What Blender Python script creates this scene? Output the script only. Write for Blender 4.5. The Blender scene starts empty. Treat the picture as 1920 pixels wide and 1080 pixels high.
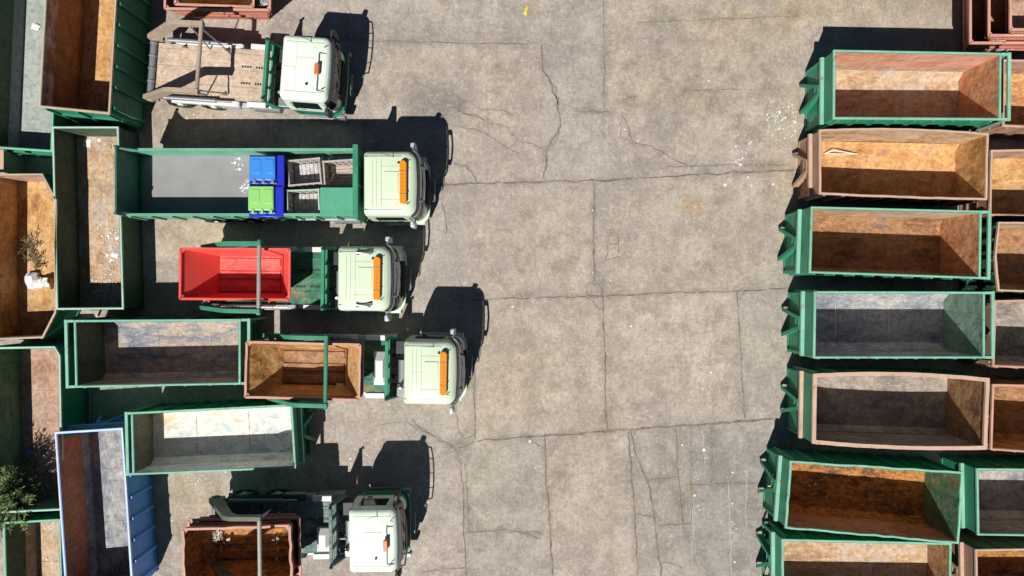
import bpy, bmesh, math, random
from mathutils import Vector, Matrix, noise
random.seed(7)
R = math.radians
sc = bpy.context.scene
# ------------------------------------------------------------------ camera
H = 29.0; F = 1321.0
cd = bpy.data.cameras.new("camera"); cam = bpy.data.objects.new("camera", cd)
sc.collection.objects.link(cam); sc.camera = cam
cam.location = (0, 0, H); cam.rotation_euler = (0, 0, 0)
cd.sensor_fit = 'HORIZONTAL'; cd.angle = 2*math.atan(960/F); cd.clip_end = 2000
# ------------------------------------------------------------------ world, sun, exposure
KX, KY = 0.295, 0.71                       # shadow shift per metre of height
EL = math.atan2(1, math.hypot(KX, KY))
w = bpy.data.worlds.new("World"); sc.world = w; w.use_nodes = True
nt = w.node_tree; nt.nodes.clear()
sky = nt.nodes.new('ShaderNodeTexSky'); sky.sky_type = 'NISHITA'; sky.sun_disc = False
sky.air_density = .42; sky.dust_density = .15; sky.ozone_density = 1.5; sky.sun_elevation = EL; sky.sun_rotation = math.atan2(-KX, -KY)
bg = nt.nodes.new('ShaderNodeBackground'); bg.inputs[1].default_value = 0.05
wo = nt.nodes.new('ShaderNodeOutputWorld')
nt.links.new(sky.outputs[0], bg.inputs[0]); nt.links.new(bg.outputs[0], wo.inputs[0])
sd = bpy.data.lights.new("sun", 'SUN'); sd.energy = 5.0; sd.angle = R(0.5); sd.color = (1, .965, .905)
sun = bpy.data.objects.new("sun", sd); sc.collection.objects.link(sun)
sun.rotation_euler = Vector((-KX, -KY, 1)).to_track_quat('Z', 'Y').to_euler()
sun.location = (-10, -20, 40)
sc.view_settings.view_transform = 'Standard'; sc.view_settings.look = 'None'
sc.cycles.diffuse_bounces = 2
sc.view_settings.exposure = 0.12; sc.view_settings.gamma = 1

def P(px, py, z=0.0):
    """point at height z seen at photo pixel px,py"""
    s = (H - z)/F
    return Vector(((px-960)*s, (540-py)*s, z))

# ------------------------------------------------------------------ materials
class NT:
    def __init__(s, name):
        s.m = bpy.data.materials.new(name); s.m.use_nodes = True
        s.t = s.m.node_tree; s.t.nodes.clear()
        s.o = s.n('ShaderNodeOutputMaterial'); s.b = s.n('ShaderNodeBsdfPrincipled')
        s.l(s.b.outputs[0], s.o.inputs[0])
        tc = s.n('ShaderNodeTexCoord'); oi = s.n('ShaderNodeObjectInfo')
        s.gen = tc.outputs['Object']
        s.rnd = s.math('MULTIPLY', oi.outputs['Random'], 37.0)
    def n(s, k): return s.t.nodes.new(k)
    def l(s, a, b): s.t.links.new(a, b)
    def math(s, op, a, b=None, clamp=False):
        x = s.n('ShaderNodeMath'); x.operation = op; x.use_clamp = clamp
        for i, v in enumerate((a, b)):
            if v is None: continue
            if isinstance(v, (int, float)): x.inputs[i].default_value = v
            else: s.l(v, x.inputs[i])
        return x.outputs[0]
    def vec(s, scale):
        x = s.n('ShaderNodeMapping'); x.inputs['Scale'].default_value = scale
        s.l(s.gen, x.inputs[0]); return x.outputs[0]
    def noise(s, scale, detail=6, rough=.6, v=None, dist=0, w=0):
        x = s.n('ShaderNodeTexNoise'); x.noise_dimensions = '4D'
        x.inputs['Scale'].default_value = scale; x.inputs['Detail'].default_value = detail
        x.inputs['Roughness'].default_value = rough; x.inputs['Distortion'].default_value = dist
        s.l(v if v is not None else s.gen, x.inputs['Vector'])
        s.l(s.math('ADD', s.rnd, w), x.inputs['W'])
        return x.outputs['Fac']
    def ramp(s, f, a, b, c0=0.0, c1=1.0):
        x = s.n('ShaderNodeMapRange'); x.clamp = True
        for i, v in enumerate((a, b, c0, c1)): x.inputs[1+i].default_value = v
        s.l(f, x.inputs[0]); return x.outputs[0]
    def cramp(s, f, stops):
        x = s.n('ShaderNodeValToRGB'); e = x.color_ramp.elements
        while len(e) < len(stops): e.new(0.5)
        for q, (p, c) in zip(e, stops): q.position = p; q.color = (*c, 1)
        s.l(f, x.inputs[0]); return x.outputs[0]
    def mix(s, f, a, b, mode='MIX'):
        x = s.n('ShaderNodeMix'); x.data_type = 'RGBA'; x.blend_type = mode
        for sock, v in ((x.inputs[0], f), (x.inputs[6], a), (x.inputs[7], b)):
            if isinstance(v, (int, float)): sock.default_value = v
            elif isinstance(v, tuple): sock.default_value = (*v, 1)
            else: s.l(v, sock)
        return x.outputs[2]
    def done(s, col, rough=.6, metal=0.0, bump=None, bs=.02, spec=.5, emit=None):
        if isinstance(col, tuple): s.b.inputs['Base Color'].default_value = (*col, 1)
        else: s.l(col, s.b.inputs['Base Color'])
        for nm, v in (('Roughness', rough), ('Metallic', metal)):
            if isinstance(v, (int, float)): s.b.inputs[nm].default_value = v
            else: s.l(v, s.b.inputs[nm])
        s.b.inputs['Specular IOR Level'].default_value = spec
        if bump is not None:
            x = s.n('ShaderNodeBump'); x.inputs['Strength'].default_value = 1; x.inputs['Distance'].default_value = bs
            s.l(bump, x.inputs['Height']); s.l(x.outputs[0], s.b.inputs['Normal'])
        return s.m

def paint(name, c, worn=.35, fade=.25, rust=(.16, .06, .025), rough=.5, chips=None, spec=.4):
    """old paint: faded patches, rust blooms, chips"""
    k = NT(name)
    n1 = k.noise(1.1, 6, .6); n2 = k.noise(4.5, 10, .75, w=3); n3 = k.noise(38, 5, .7, w=9)
    n4 = k.noise(1.0, 6, .65, k.vec((14, 2.0, 2.0)), w=5)
    light = tuple(min(1, x*1.35+.05) for x in c); dark = tuple(x*.62 for x in c)
    col = k.mix(k.ramp(n1, .35, .7, 0, fade*2), c, light)
    col = k.mix(k.ramp(n4, .5, .8, 0, .55), col, dark)
    th = .72 - worn*.3
    col = k.mix(k.ramp(n2, th, th+.05), col, rust)
    ch = chips if chips else tuple(min(1, x*.5+.32) for x in c)
    col = k.mix(k.ramp(n3, .76-.12*worn, .8-.1*worn, 0, .8), col, ch)
    return k.done(col, k.ramp(n2, .3, .8, rough-.12, .85), 0, k.noise(22, 5, .7), .004, spec)

def rusty(name, cols, scr=.5, scrc=(.6, .55, .5), stretch=(.85, 1.5, 1.5), scale=1.3, metal=0.0, rough=.75, mid=.5, spread=.115, tone=.5, stain=.55, top=None):
    """bare worn steel floor/walls: big patches of cols, streaks along x, pale scratches"""
    k = NT(name); v = k.vec(stretch)
    n1 = k.noise(scale, 9, .68, v, dist=.6); n5 = k.noise(.45, 3, .5, w=21)
    f = k.math('ADD', k.math('MULTIPLY', n1, .65), k.math('MULTIPLY', n5, .35))
    N = len(cols); st = [(max(0, min(1, mid - spread + 2*spread*i/(N-1))), c) for i, c in enumerate(cols)]
    col = k.cramp(f, st)
    n2 = k.noise(6, 10, .78, w=4)
    col = k.mix(k.ramp(n2, .32, .6, tone, 0), col, (.05, .03, .02))
    n6 = k.noise(1.1, 8, .7, w=17, dist=1.0)
    col = k.mix(k.ramp(n6, .52, .66, 0, stain), col, tuple(x*.28 for x in cols[1]))
    n7 = k.noise(2.6, 9, .75, k.vec((1.2, 3.5, 3.5)), w=27)
    col = k.mix(k.ramp(n7, .52, .64, 0, .5), col, tuple(min(1, x*1.25+.06) for x in cols[-2]))
    if top:
        sx = k.n('ShaderNodeSeparateXYZ'); k.l(k.gen, sx.inputs[0])
        col = k.mix(k.ramp(k.math('ADD', sx.outputs[2], k.math('MULTIPLY', n2, .5)), top[0]+.2, top[0]+.32), col, k.mix(k.ramp(n1, .42, .56), top[1], top[2]))
    n3 = k.noise(3.0, 10, .82, k.vec((1.0, 6, 6)), w=7)
    col = k.mix(k.ramp(n3, .56, .67, 0, scr), col, scrc)
    n4 = k.noise(60, 3, .6, w=2)
    col = k.mix(k.ramp(n4, .66, .74, 0, .45), col, tuple(x*.4 for x in cols[0]))
    n8 = k.noise(1.0, 8, .75, k.vec((7, 7, .9)), w=41)
    col = k.mix(k.ramp(n8, .50, .62, 0, .5), col, tuple(x*.42 for x in cols[1]))
    n9 = k.noise(1.0, 6, .8, k.vec((1.4, 26, 26)), w=61)
    col = k.mix(k.ramp(n9, .60, .68, 0, .5), col, scrc)
    n10 = k.noise(1.0, 6, .8, k.vec((22, 3, 3)), w=71)
    col = k.mix(k.ramp(n10, .62, .70, 0, .4), col, (.07, .045, .03))
    hb = k.math('ADD', k.math('MULTIPLY', k.noise(1.6, 2, .5, w=13), 3.5), k.noise(6, 8, .7, w=12))
    return k.done(col, k.ramp(n3, .5, .75, rough, rough-.25), metal, hb, .028)

def plain(name, c, rough=.5, metal=0.0, var=.25, sc_=6, spec=.5, coat=0):
    k = NT(name); n1 = k.noise(sc_, 6, .6)
    col = k.mix(k.ramp(n1, .35, .68, 0, var), c, tuple(x*.45 for x in c))
    m = k.done(col, rough, metal, None, 0, spec)
    if coat: k.b.inputs['Coat Weight'].default_value = coat
    return m

M = {}
G = (.018, .195, .105)
M['green'] = paint('green_paint', G, .3, .22)
M['green_b'] = paint('bright_green_paint', (.022, .215, .115), .25, .3)
M['green_d'] = paint('dark_green_paint', (.022, .085, .05), .35, .2)
M['green_rail'] = paint('chalky_sunlit_green_rail', (.19, .43, .31), .5, .35, rust=(.28, .2, .14), rough=.65, chips=(.6, .6, .52))  # paler than the walls: chalked paint, plus the sunlit top put into the colour
M['mint_rail'] = paint('chalky_mint_rail_paint', (.34, .52, .40), .42, .3, rust=(.4, .3, .2), rough=.65, chips=(.65, .62, .5))
M['blue'] = paint('blue_paint', (.12, .34, .88), .25, .25)
M['blue_rail'] = paint('pale_blue_rail_paint', (.55, .62, .75), .3, .2, rust=(.5, .35, .28), rough=.6)
M['rust_paint'] = paint('rusted_tan_paint', (.33, .20, .13), .5, .3, rust=(.2, .09, .05), rough=.75)
M['rust_rail'] = paint('rusted_tan_rail', (.50, .33, .24), .45, .3, rust=(.34, .18, .11), rough=.75)
M['pink_rail'] = paint('salmon_rust_rail', (.52, .27, .20), .35, .3, rust=(.34, .16, .11), rough=.7)
M['salmon'] = paint('salmon_red_skip_paint', (.40, .145, .095), .35, .3, rust=(.22, .08, .045), rough=.7)
M['red'] = paint('red_paint', (.70, .075, .06), .08, .18, rust=(.3, .06, .05), rough=.42, chips=(.7, .5, .5), spec=.5)
M['red_in'] = rusty('scuffed_red_floor', [(.58, .06, .05), (.72, .11, .09), (.78, .20, .17)], .5, (.85, .6, .56), scale=1.2, rough=.5, tone=.12, stain=.12)
M['in_orange'] = rusty('orange_rust', [(.24, .10, .035), (.54, .26, .08), (.70, .42, .16), (.60, .38, .22)], .3, (.7, .55, .4))
M['in_redrust'] = rusty('red_rust', [(.32, .12, .055), (.58, .24, .13), (.66, .36, .22), (.54, .34, .20)], .28, (.7, .5, .4))
M['in_white_top'] = rusty('whitewashed_upper_wall', [(.16, .07, .04), (.36, .15, .06), (.42, .22, .10)], .3, top=(1.85, (.62, .60, .60), (.30, .14, .09)))
M['in_red_top'] = rusty('red_upper_tan_lower', [(.42, .26, .16), (.62, .42, .28), (.56, .46, .36)], .35, top=(1.0, (.60, .24, .15), (.66, .36, .25)))
M['in_door_rust'] = rusty('rusty_door_green_edge', [(.50, .17, .07), (.70, .28, .12), (.72, .40, .20), (.10, .26, .14)], .25, (.5, .5, .4), spread=.13)
M['in_brown'] = rusty('brown_rust', [(.10, .045, .025), (.30, .14, .06), (.46, .24, .10), (.24, .17, .14)], .35, (.6, .52, .45))
M['in_tan'] = rusty('tan_rust', [(.34, .21, .12), (.58, .36, .19), (.62, .47, .34), (.50, .42, .36)], .55, (.72, .66, .6))
M['in_steel'] = rusty('blue_grey_steel', [(.15, .175, .23), (.25, .275, .32), (.44, .43, .42), (.54, .50, .45)], .85, (.75, .76, .78), scale=1.1)
M['in_bright'] = rusty('bright_scoured_steel', [(.36, .46, .52), (.64, .68, .66), (.74, .73, .64), (.66, .50, .30)], .6, (.85, .87, .85), scale=1.8, tone=.2, stain=.2)
M['in_grey'] = rusty('grey_brown_steel', [(.13, .12, .12), (.30, .26, .22), (.42, .36, .30), (.52, .46, .38)], .5, (.7, .66, .6))
M['in_green'] = rusty('scraped_green', [(.03, .12, .06), (.05, .19, .10), (.12, .24, .14), (.30, .17, .09)], .4, (.4, .5, .4))
M['in_dgreen'] = rusty('dark_scraped_green', [(.02, .05, .03), (.035, .085, .05), (.05, .11, .06), (.12, .08, .05)], .25, (.2, .25, .2))
M['in_palegreen'] = rusty('pale_green_door', [(.10, .22, .15), (.16, .29, .21), (.22, .34, .26), (.24, .30, .24)], .3, (.5, .55, .5), tone=.2)
M['in_mudrust'] = rusty('muddy_dark_rust', [(.05, .03, .02), (.20, .09, .03), (.62, .26, .05), (.22, .13, .08)], .3, (.55, .48, .4), scale=2.2, stretch=(1, 1.6, 1.6))
M['in_yellowrust'] = rusty('yellow_rust', [(.40, .17, .06), (.68, .33, .12), (.80, .45, .18), (.56, .32, .18)], .3, (.75, .55, .36))
M['in_salmon'] = rusty('salmon_floor', [(.30, .13, .08), (.48, .27, .18), (.56, .36, .26), (.42, .31, .25)], .3, (.6, .5, .45))
M['in_redgrey'] = rusty('red_to_grey_steel', [(.34, .08, .045), (.42, .11, .06), (.24, .15, .13), (.12, .12, .15)], .5, (.62, .6, .62))
M['in_white'] = rusty('pale_grey_steel', [(.28, .26, .24), (.50, .48, .45), (.62, .60, .56), (.56, .50, .44)], .5, (.8, .78, .75))
M['in_tansteel'] = rusty('tan_streaked_steel', [(.10, .13, .19), (.22, .25, .31), (.52, .42, .32), (.42, .44, .47)], .8, (.75, .76, .78), scale=1.1, stretch=(.5, 2.2, 2.2))
M['in_tealgrey'] = rusty('teal_grey_floor', [(.24, .28, .26), (.36, .40, .37), (.44, .47, .43)], .2, (.6, .62, .6), tone=.2, stain=.15)
M['in_olive'] = rusty('olive_brown_wall', [(.10, .12, .07), (.15, .16, .10), (.21, .19, .12)], .2, (.3, .32, .25))
M['weld'] = plain('pale_weld_seam', (.62, .62, .62), .5, 0, .4, 9)
M['in_red_wall'] = rusty('worn_red_wall', [(.52, .13, .06), (.64, .19, .09), (.46, .20, .12), (.28, .17, .13)], .3, (.6, .5, .45), spread=.14)
M['black'] = plain('black_steel', (.02, .02, .022), .6)
M['dark'] = plain('dark_chassis', (.028, .034, .036), .55)
M['rubber'] = plain('tyre_rubber', (.025, .024, .023), .85)
M['glass'] = plain('dark_window_glass', (.008, .012, .018), .08, 0, .1, spec=.6)
M['chrome'] = plain('chrome', (.62, .64, .66), .22, .9, .2)
M['steelgrey'] = plain('grey_steel', (.30, .31, .33), .45, .4, .35)
M['silver'] = plain('light_grey_metal', (.55, .57, .60), .45, .2, .2)
M['white'] = plain('dirty_white', (.74, .74, .72), .5, 0, .15)
M['mint'] = plain('mint_cab_paint', (.64, .765, .56), .35, 0, .07, 1.5, coat=.3)
M['seam'] = plain('dirty_mint_seam', (.45, .56, .37), .5)
M['mint_old'] = plain('pale_mint_cab_paint', (.76, .86, .74), .42, 0, .08, 2.5, coat=.15)
M['cream'] = plain('cream_wheel_paint', (.60, .68, .50), .5, 0, .3)
M['amber'] = plain('amber_lens', (.86, .27, .012), .25, 0, .12, spec=.6)
M['amber_old'] = plain('dull_orange_lens', (.62, .17, .05), .35, 0, .2)
M['red_lens'] = plain('red_lens', (.5, .02, .02), .3)
M['armgreen'] = paint('arm_green_paint', (.03, .22, .125), .35, .3, rough=.5)
M['arm_tan'] = paint('worn_grey_tan_arm', (.34, .27, .20), .5, .3, rust=(.38, .2, .12), rough=.65)
M['arm_olive'] = paint('dull_olive_arm', (.10, .115, .085), .4, .3, rough=.6)
M['crossbar'] = plain('worn_grey_bar', (.36, .38, .33), .5, .1, .35)
M['bed_tan'] = rusty('worn_tan_bed', [(.36, .28, .23), (.56, .44, .34), (.66, .48, .34), (.60, .54, .48)], .5, (.78, .74, .7), scale=1.6, tone=.3, stretch=(1, 1.1, 1))
M['bed_green'] = rusty('worn_green_bed', [(.012, .10, .055), (.025, .16, .09), (.06, .22, .13), (.36, .24, .12)], .3, (.35, .5, .42), scale=1.6)
M['bed_teal'] = rusty('worn_teal_bed', [(.04, .11, .11), (.10, .20, .20), (.20, .28, .26), (.36, .22, .12)], .5, (.55, .6, .58), scale=1.6)
M['binblue'] = plain('blue_plastic', (.02, .035, .50), .3, 0, .15, spec=.5)
M['binlid'] = plain('light_blue_plastic', (.05, .25, .72), .35, 0, .12)
M['bingreen'] = plain('light_green_plastic', (.28, .62, .18), .38, 0, .12)
M['crate_w'] = rusty('galvanised_sheet', [(.40, .38, .36), (.58, .56, .54), (.66, .64, .62)], .4, (.8, .8, .8), stretch=(2, .6, 1))
M['crate_r'] = paint('rusty_crate_frame', (.42, .36, .32), .5, .3, rust=(.25, .15, .1), rough=.7)
M['crate_t'] = paint('cool_green_box', (.075, .33, .20), .15, .2, rust=(.12, .3, .2))
M['paper'] = plain('white_paper', (.78, .77, .75), .8, 0, .2, 9)
M['card'] = plain('cardboard', (.45, .33, .20), .85, 0, .25)
M['bagwhite'] = plain('white_plastic_bag', (.80, .80, .86), .45, 0, .25, 12)
M['yellow'] = plain('yellow_plastic', (.68, .55, .08), .5)
M['scrap'] = plain('grey_scrap', (.42, .42, .44), .5, .3, .6, 18)
M['leafscrap'] = plain('pale_debris', (.58, .53, .44), .8, 0, .4, 14)
M['truck_floor'] = plain('worn_grey_deck', (.285, .28, .285), .6, .0, .28, 1.4)
M['teal_dark'] = paint('shadow_green_body', (.025, .13, .085), .12, .2, rough=.45)

def concrete():
    k = NT('yard_concrete')
    at = k.n('ShaderNodeAttribute'); at.attribute_name = 'Tint'
    n1 = k.noise(.16, 5, .55); n2 = k.noise(1.3, 8, .68, w=4); n3 = k.noise(9, 8, .7, w=8); n4 = k.noise(70, 4, .7, w=2)
    col = k.cramp(n2, [(.34, (.27, .23, .192)), (.5, (.445, .383, .326)), (.66, (.575, .505, .435))])
    col = k.mix(k.ramp(n1, .35, .65, 0, .45), col, (.37, .345, .32))
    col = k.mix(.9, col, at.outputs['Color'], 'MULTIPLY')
    col = k.mix(k.ramp(n3, .33, .54, .45, 0), col, (.15, .12, .10))
    col = k.mix(k.ramp(n3, .54, .70, 0, .4), col, (.64, .57, .49))
    n8 = k.noise(28, 6, .75, w=52)
    col = k.mix(k.ramp(n8, .34, .5, .34, 0), col, (.12, .10, .08))
    col = k.mix(k.ramp(n8, .55, .68, 0, .3), col, (.74, .68, .60))
    col = k.mix(k.ramp(n4, .36, .48, .4, 0), col, (.13, .11, .09))
    col = k.mix(k.ramp(n4, .58, .70, 0, .38), col, (.66, .60, .52))
    n11 = k.noise(.55, 7, .7, w=83, dist=.8)
    col = k.mix(k.ramp(n11, .50, .66, 0, .42), col, (.27, .245, .22))
    col = k.mix(k.ramp(n11, .47, .33, 0, .3), col, (.56, .49, .40))
    n5 = k.noise(1.2, 9, .75, k.vec((3.5, .35, 1)), w=15)
    col = k.mix(k.ramp(n5, .56, .8, 0, .6), col, (.21, .19, .17))
    n6 = k.noise(24, 3, .5, w=31)
    col = k.mix(k.ramp(n6, .725, .745, 0, .85), col, (.74, .73, .70))
    n7 = k.noise(17, 3, .5, w=44)
    col = k.mix(k.ramp(n7, .655, .71, 0, .7), col, (.14, .115, .095))
    n12 = k.noise(5.5, 7, .72, w=91)
    col = k.mix(k.ramp(n12, .36, .5, .4, 0), col, (.24, .20, .165))
    col = k.mix(k.ramp(n12, .55, .66, 0, .35), col, (.66, .60, .53))
    return k.done(col, .92, 0, k.math('ADD', n3, k.math('MULTIPLY', n4, .5)), .012, .25)
M['concrete'] = concrete()
kk = NT('joint_dirt'); M['joint'] = kk.done(kk.mix(kk.ramp(kk.noise(5, 8, .75), .4, .62), (.13, .105, .08), (.27, .23, .185)), .95, 0, None, 0, .2)
kk = NT('crack_dirt'); M['crack'] = kk.done(kk.mix(kk.ramp(kk.noise(6, 8, .75), .4, .62), (.11, .09, .07), (.25, .21, .17)), .95, 0, None, 0, .2)
kk = NT('leaves'); M['leaf'] = kk.done(kk.mix(kk.ramp(kk.noise(3.5, 4, .6), .38, .62), (.07, .15, .045), (.24, .34, .12)), .55)
kk = NT('flower_spikes'); M['spike'] = kk.done(kk.mix(kk.ramp(kk.noise(5, 4, .6), .4, .6), (.20, .15, .08), (.36, .30, .20)), .8)
M['dryleaf'] = plain('dry_weed_leaf', (.17, .13, .06), .8, 0, .4)
M['bark'] = plain('bark', (.16, .11, .07), .9, 0, .5)

# ------------------------------------------------------------------ mesh helpers
class MB:
    def __init__(s): s.v = []; s.f = []; s.mi = []; s.cuts = []
    def cut(s): s.cuts.append((len(s.v), len(s.f)))
    def pieces(s, name, mats, parent=None, bevel=0, smooth=False, seg=2):
        cs = [(0, 0)]+[c for c in s.cuts if 0 < c[0] < len(s.v)]+[(len(s.v), len(s.f))]; out = []
        for (a, fa), (b, fb) in zip(cs, cs[1:]):
            q = MB(); q.v = s.v[a:b]; q.f = [tuple(i-a for i in f) for f in s.f[fa:fb]]; q.mi = s.mi[fa:fb]
            out.append(q.build(name, mats, parent, bevel, smooth, None, seg))
        return out
    def add(s, vs, fs, m=0):
        o = len(s.v); s.v += [tuple(x) for x in vs]
        s.f += [tuple(i+o for i in f) for f in fs]; s.mi += [m]*len(fs)
    def hexa(s, p, m=0):   # 8 pts: bottom 4 ccw, top 4 ccw
        s.add(p, [(3, 2, 1, 0), (4, 5, 6, 7), (0, 1, 5, 4), (1, 2, 6, 5), (2, 3, 7, 6), (3, 0, 4, 7)], m)
    def box(s, x0, x1, y0, y1, z0, z1, m=0):
        if x0 > x1: x0, x1 = x1, x0
        if y0 > y1: y0, y1 = y1, y0
        s.hexa([(x0, y0, z0), (x1, y0, z0), (x1, y1, z0), (x0, y1, z0), (x0, y0, z1), (x1, y0, z1), (x1, y1, z1), (x0, y1, z1)], m)
    def bar(s, a, b, w, h, m=0, up=(0, 0, 1)):
        a = Vector(a); b = Vector(b); d = (b-a).normalized(); u = Vector(up)
        if abs(d.dot(u)) > .98: u = Vector((1, 0, 0))
        sd_ = d.cross(u).normalized()*w/2; u2 = sd_.cross(d).normalized()*h/2
        s.hexa([a-sd_-u2, a+sd_-u2, b+sd_-u2, b-sd_-u2, a-sd_+u2, a+sd_+u2, b+sd_+u2, b-sd_+u2][0:8], m)
    def prism(s, pts, n, m=0):   # pts: 3d polygon, extruded by vector n
        n = Vector(n); k = len(pts); a = [Vector(p) for p in pts]; b = [p+n for p in a]
        s.add(a+b, [tuple(range(k-1, -1, -1)), tuple(range(k, 2*k))] + [(i, (i+1) % k, k+(i+1) % k, k+i) for i in range(k)], m)
    def tube(s, pts, r, n=8, m=0, cap=True):
        pts = [Vector(p) for p in pts]; rings = []
        for i, p in enumerate(pts):
            d = (pts[min(i+1, len(pts)-1)] - pts[max(i-1, 0)]).normalized()
            u = Vector((0, 0, 1)) if abs(d.z) < .95 else Vector((1, 0, 0))
            a = d.cross(u).normalized(); b = a.cross(d).normalized()
            rr = r[i] if isinstance(r, (list, tuple)) else r
            rings.append([p + a*math.cos(t*2*math.pi/n)*rr + b*math.sin(t*2*math.pi/n)*rr for t in range(n)])
        vs = [v for q in rings for v in q]; fs = []
        for i in range(len(pts)-1):
            for j in range(n):
                fs.append((i*n+j, i*n+(j+1) % n, (i+1)*n+(j+1) % n, (i+1)*n+j))
        if cap: fs += [tuple(range(n-1, -1, -1)), tuple(range((len(pts)-1)*n, len(pts)*n))]
        s.add(vs, fs, m)
    def disc(s, c, ax, r0, r1, t, n=20, m=0):   # short (tapered) cylinder centred c along unit axis ax
        c = Vector(c); ax = Vector(ax); s.tube([c-ax*t/2, c+ax*t/2], [r0, r1], n, m)
    def build(s, name, mats, parent=None, bevel=0, smooth=False, loc=None, seg=2):
        me = bpy.data.meshes.new(name); me.from_pydata(s.v, [], s.f)
        if not isinstance(mats, (list, tuple)): mats = [mats]
        for q in mats: me.materials.append(M[q] if isinstance(q, str) else q)
        me.polygons.foreach_set('material_index', s.mi); 
        bm = bmesh.new(); bm.from_mesh(me); bmesh.ops.recalc_face_normals(bm, faces=bm.faces); bm.to_mesh(me); bm.free()
        if smooth:
            me.polygons.foreach_set('use_smooth', [True]*len(me.polygons)); me.set_sharp_from_angle(angle=R(38))
        me.update()
        o = bpy.data.objects.new(name, me); sc.collection.objects.link(o)
        if parent: o.parent = parent
        if loc: o.location = loc
        if bevel:
            b = o.modifiers.new('b', 'BEVEL'); b.width = bevel; b.segments = seg; b.limit_method = 'ANGLE'; b.angle_limit = R(35); b.harden_normals = False
        return o

def tag(o, label, cat, group=None, kind=None):
    if label: o['label'] = label
    if cat: o['category'] = cat
    if group: o['group'] = group
    if kind: o['kind'] = kind
    return o
def thing(name, label, cat, loc, rz=0, group=None):
    o = bpy.data.objects.new(name, None); sc.collection.objects.link(o); o.empty_display_size = .3
    o.location = loc; o.rotation_euler = (0, 0, rz)
    return tag(o, label, cat, group)

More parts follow.
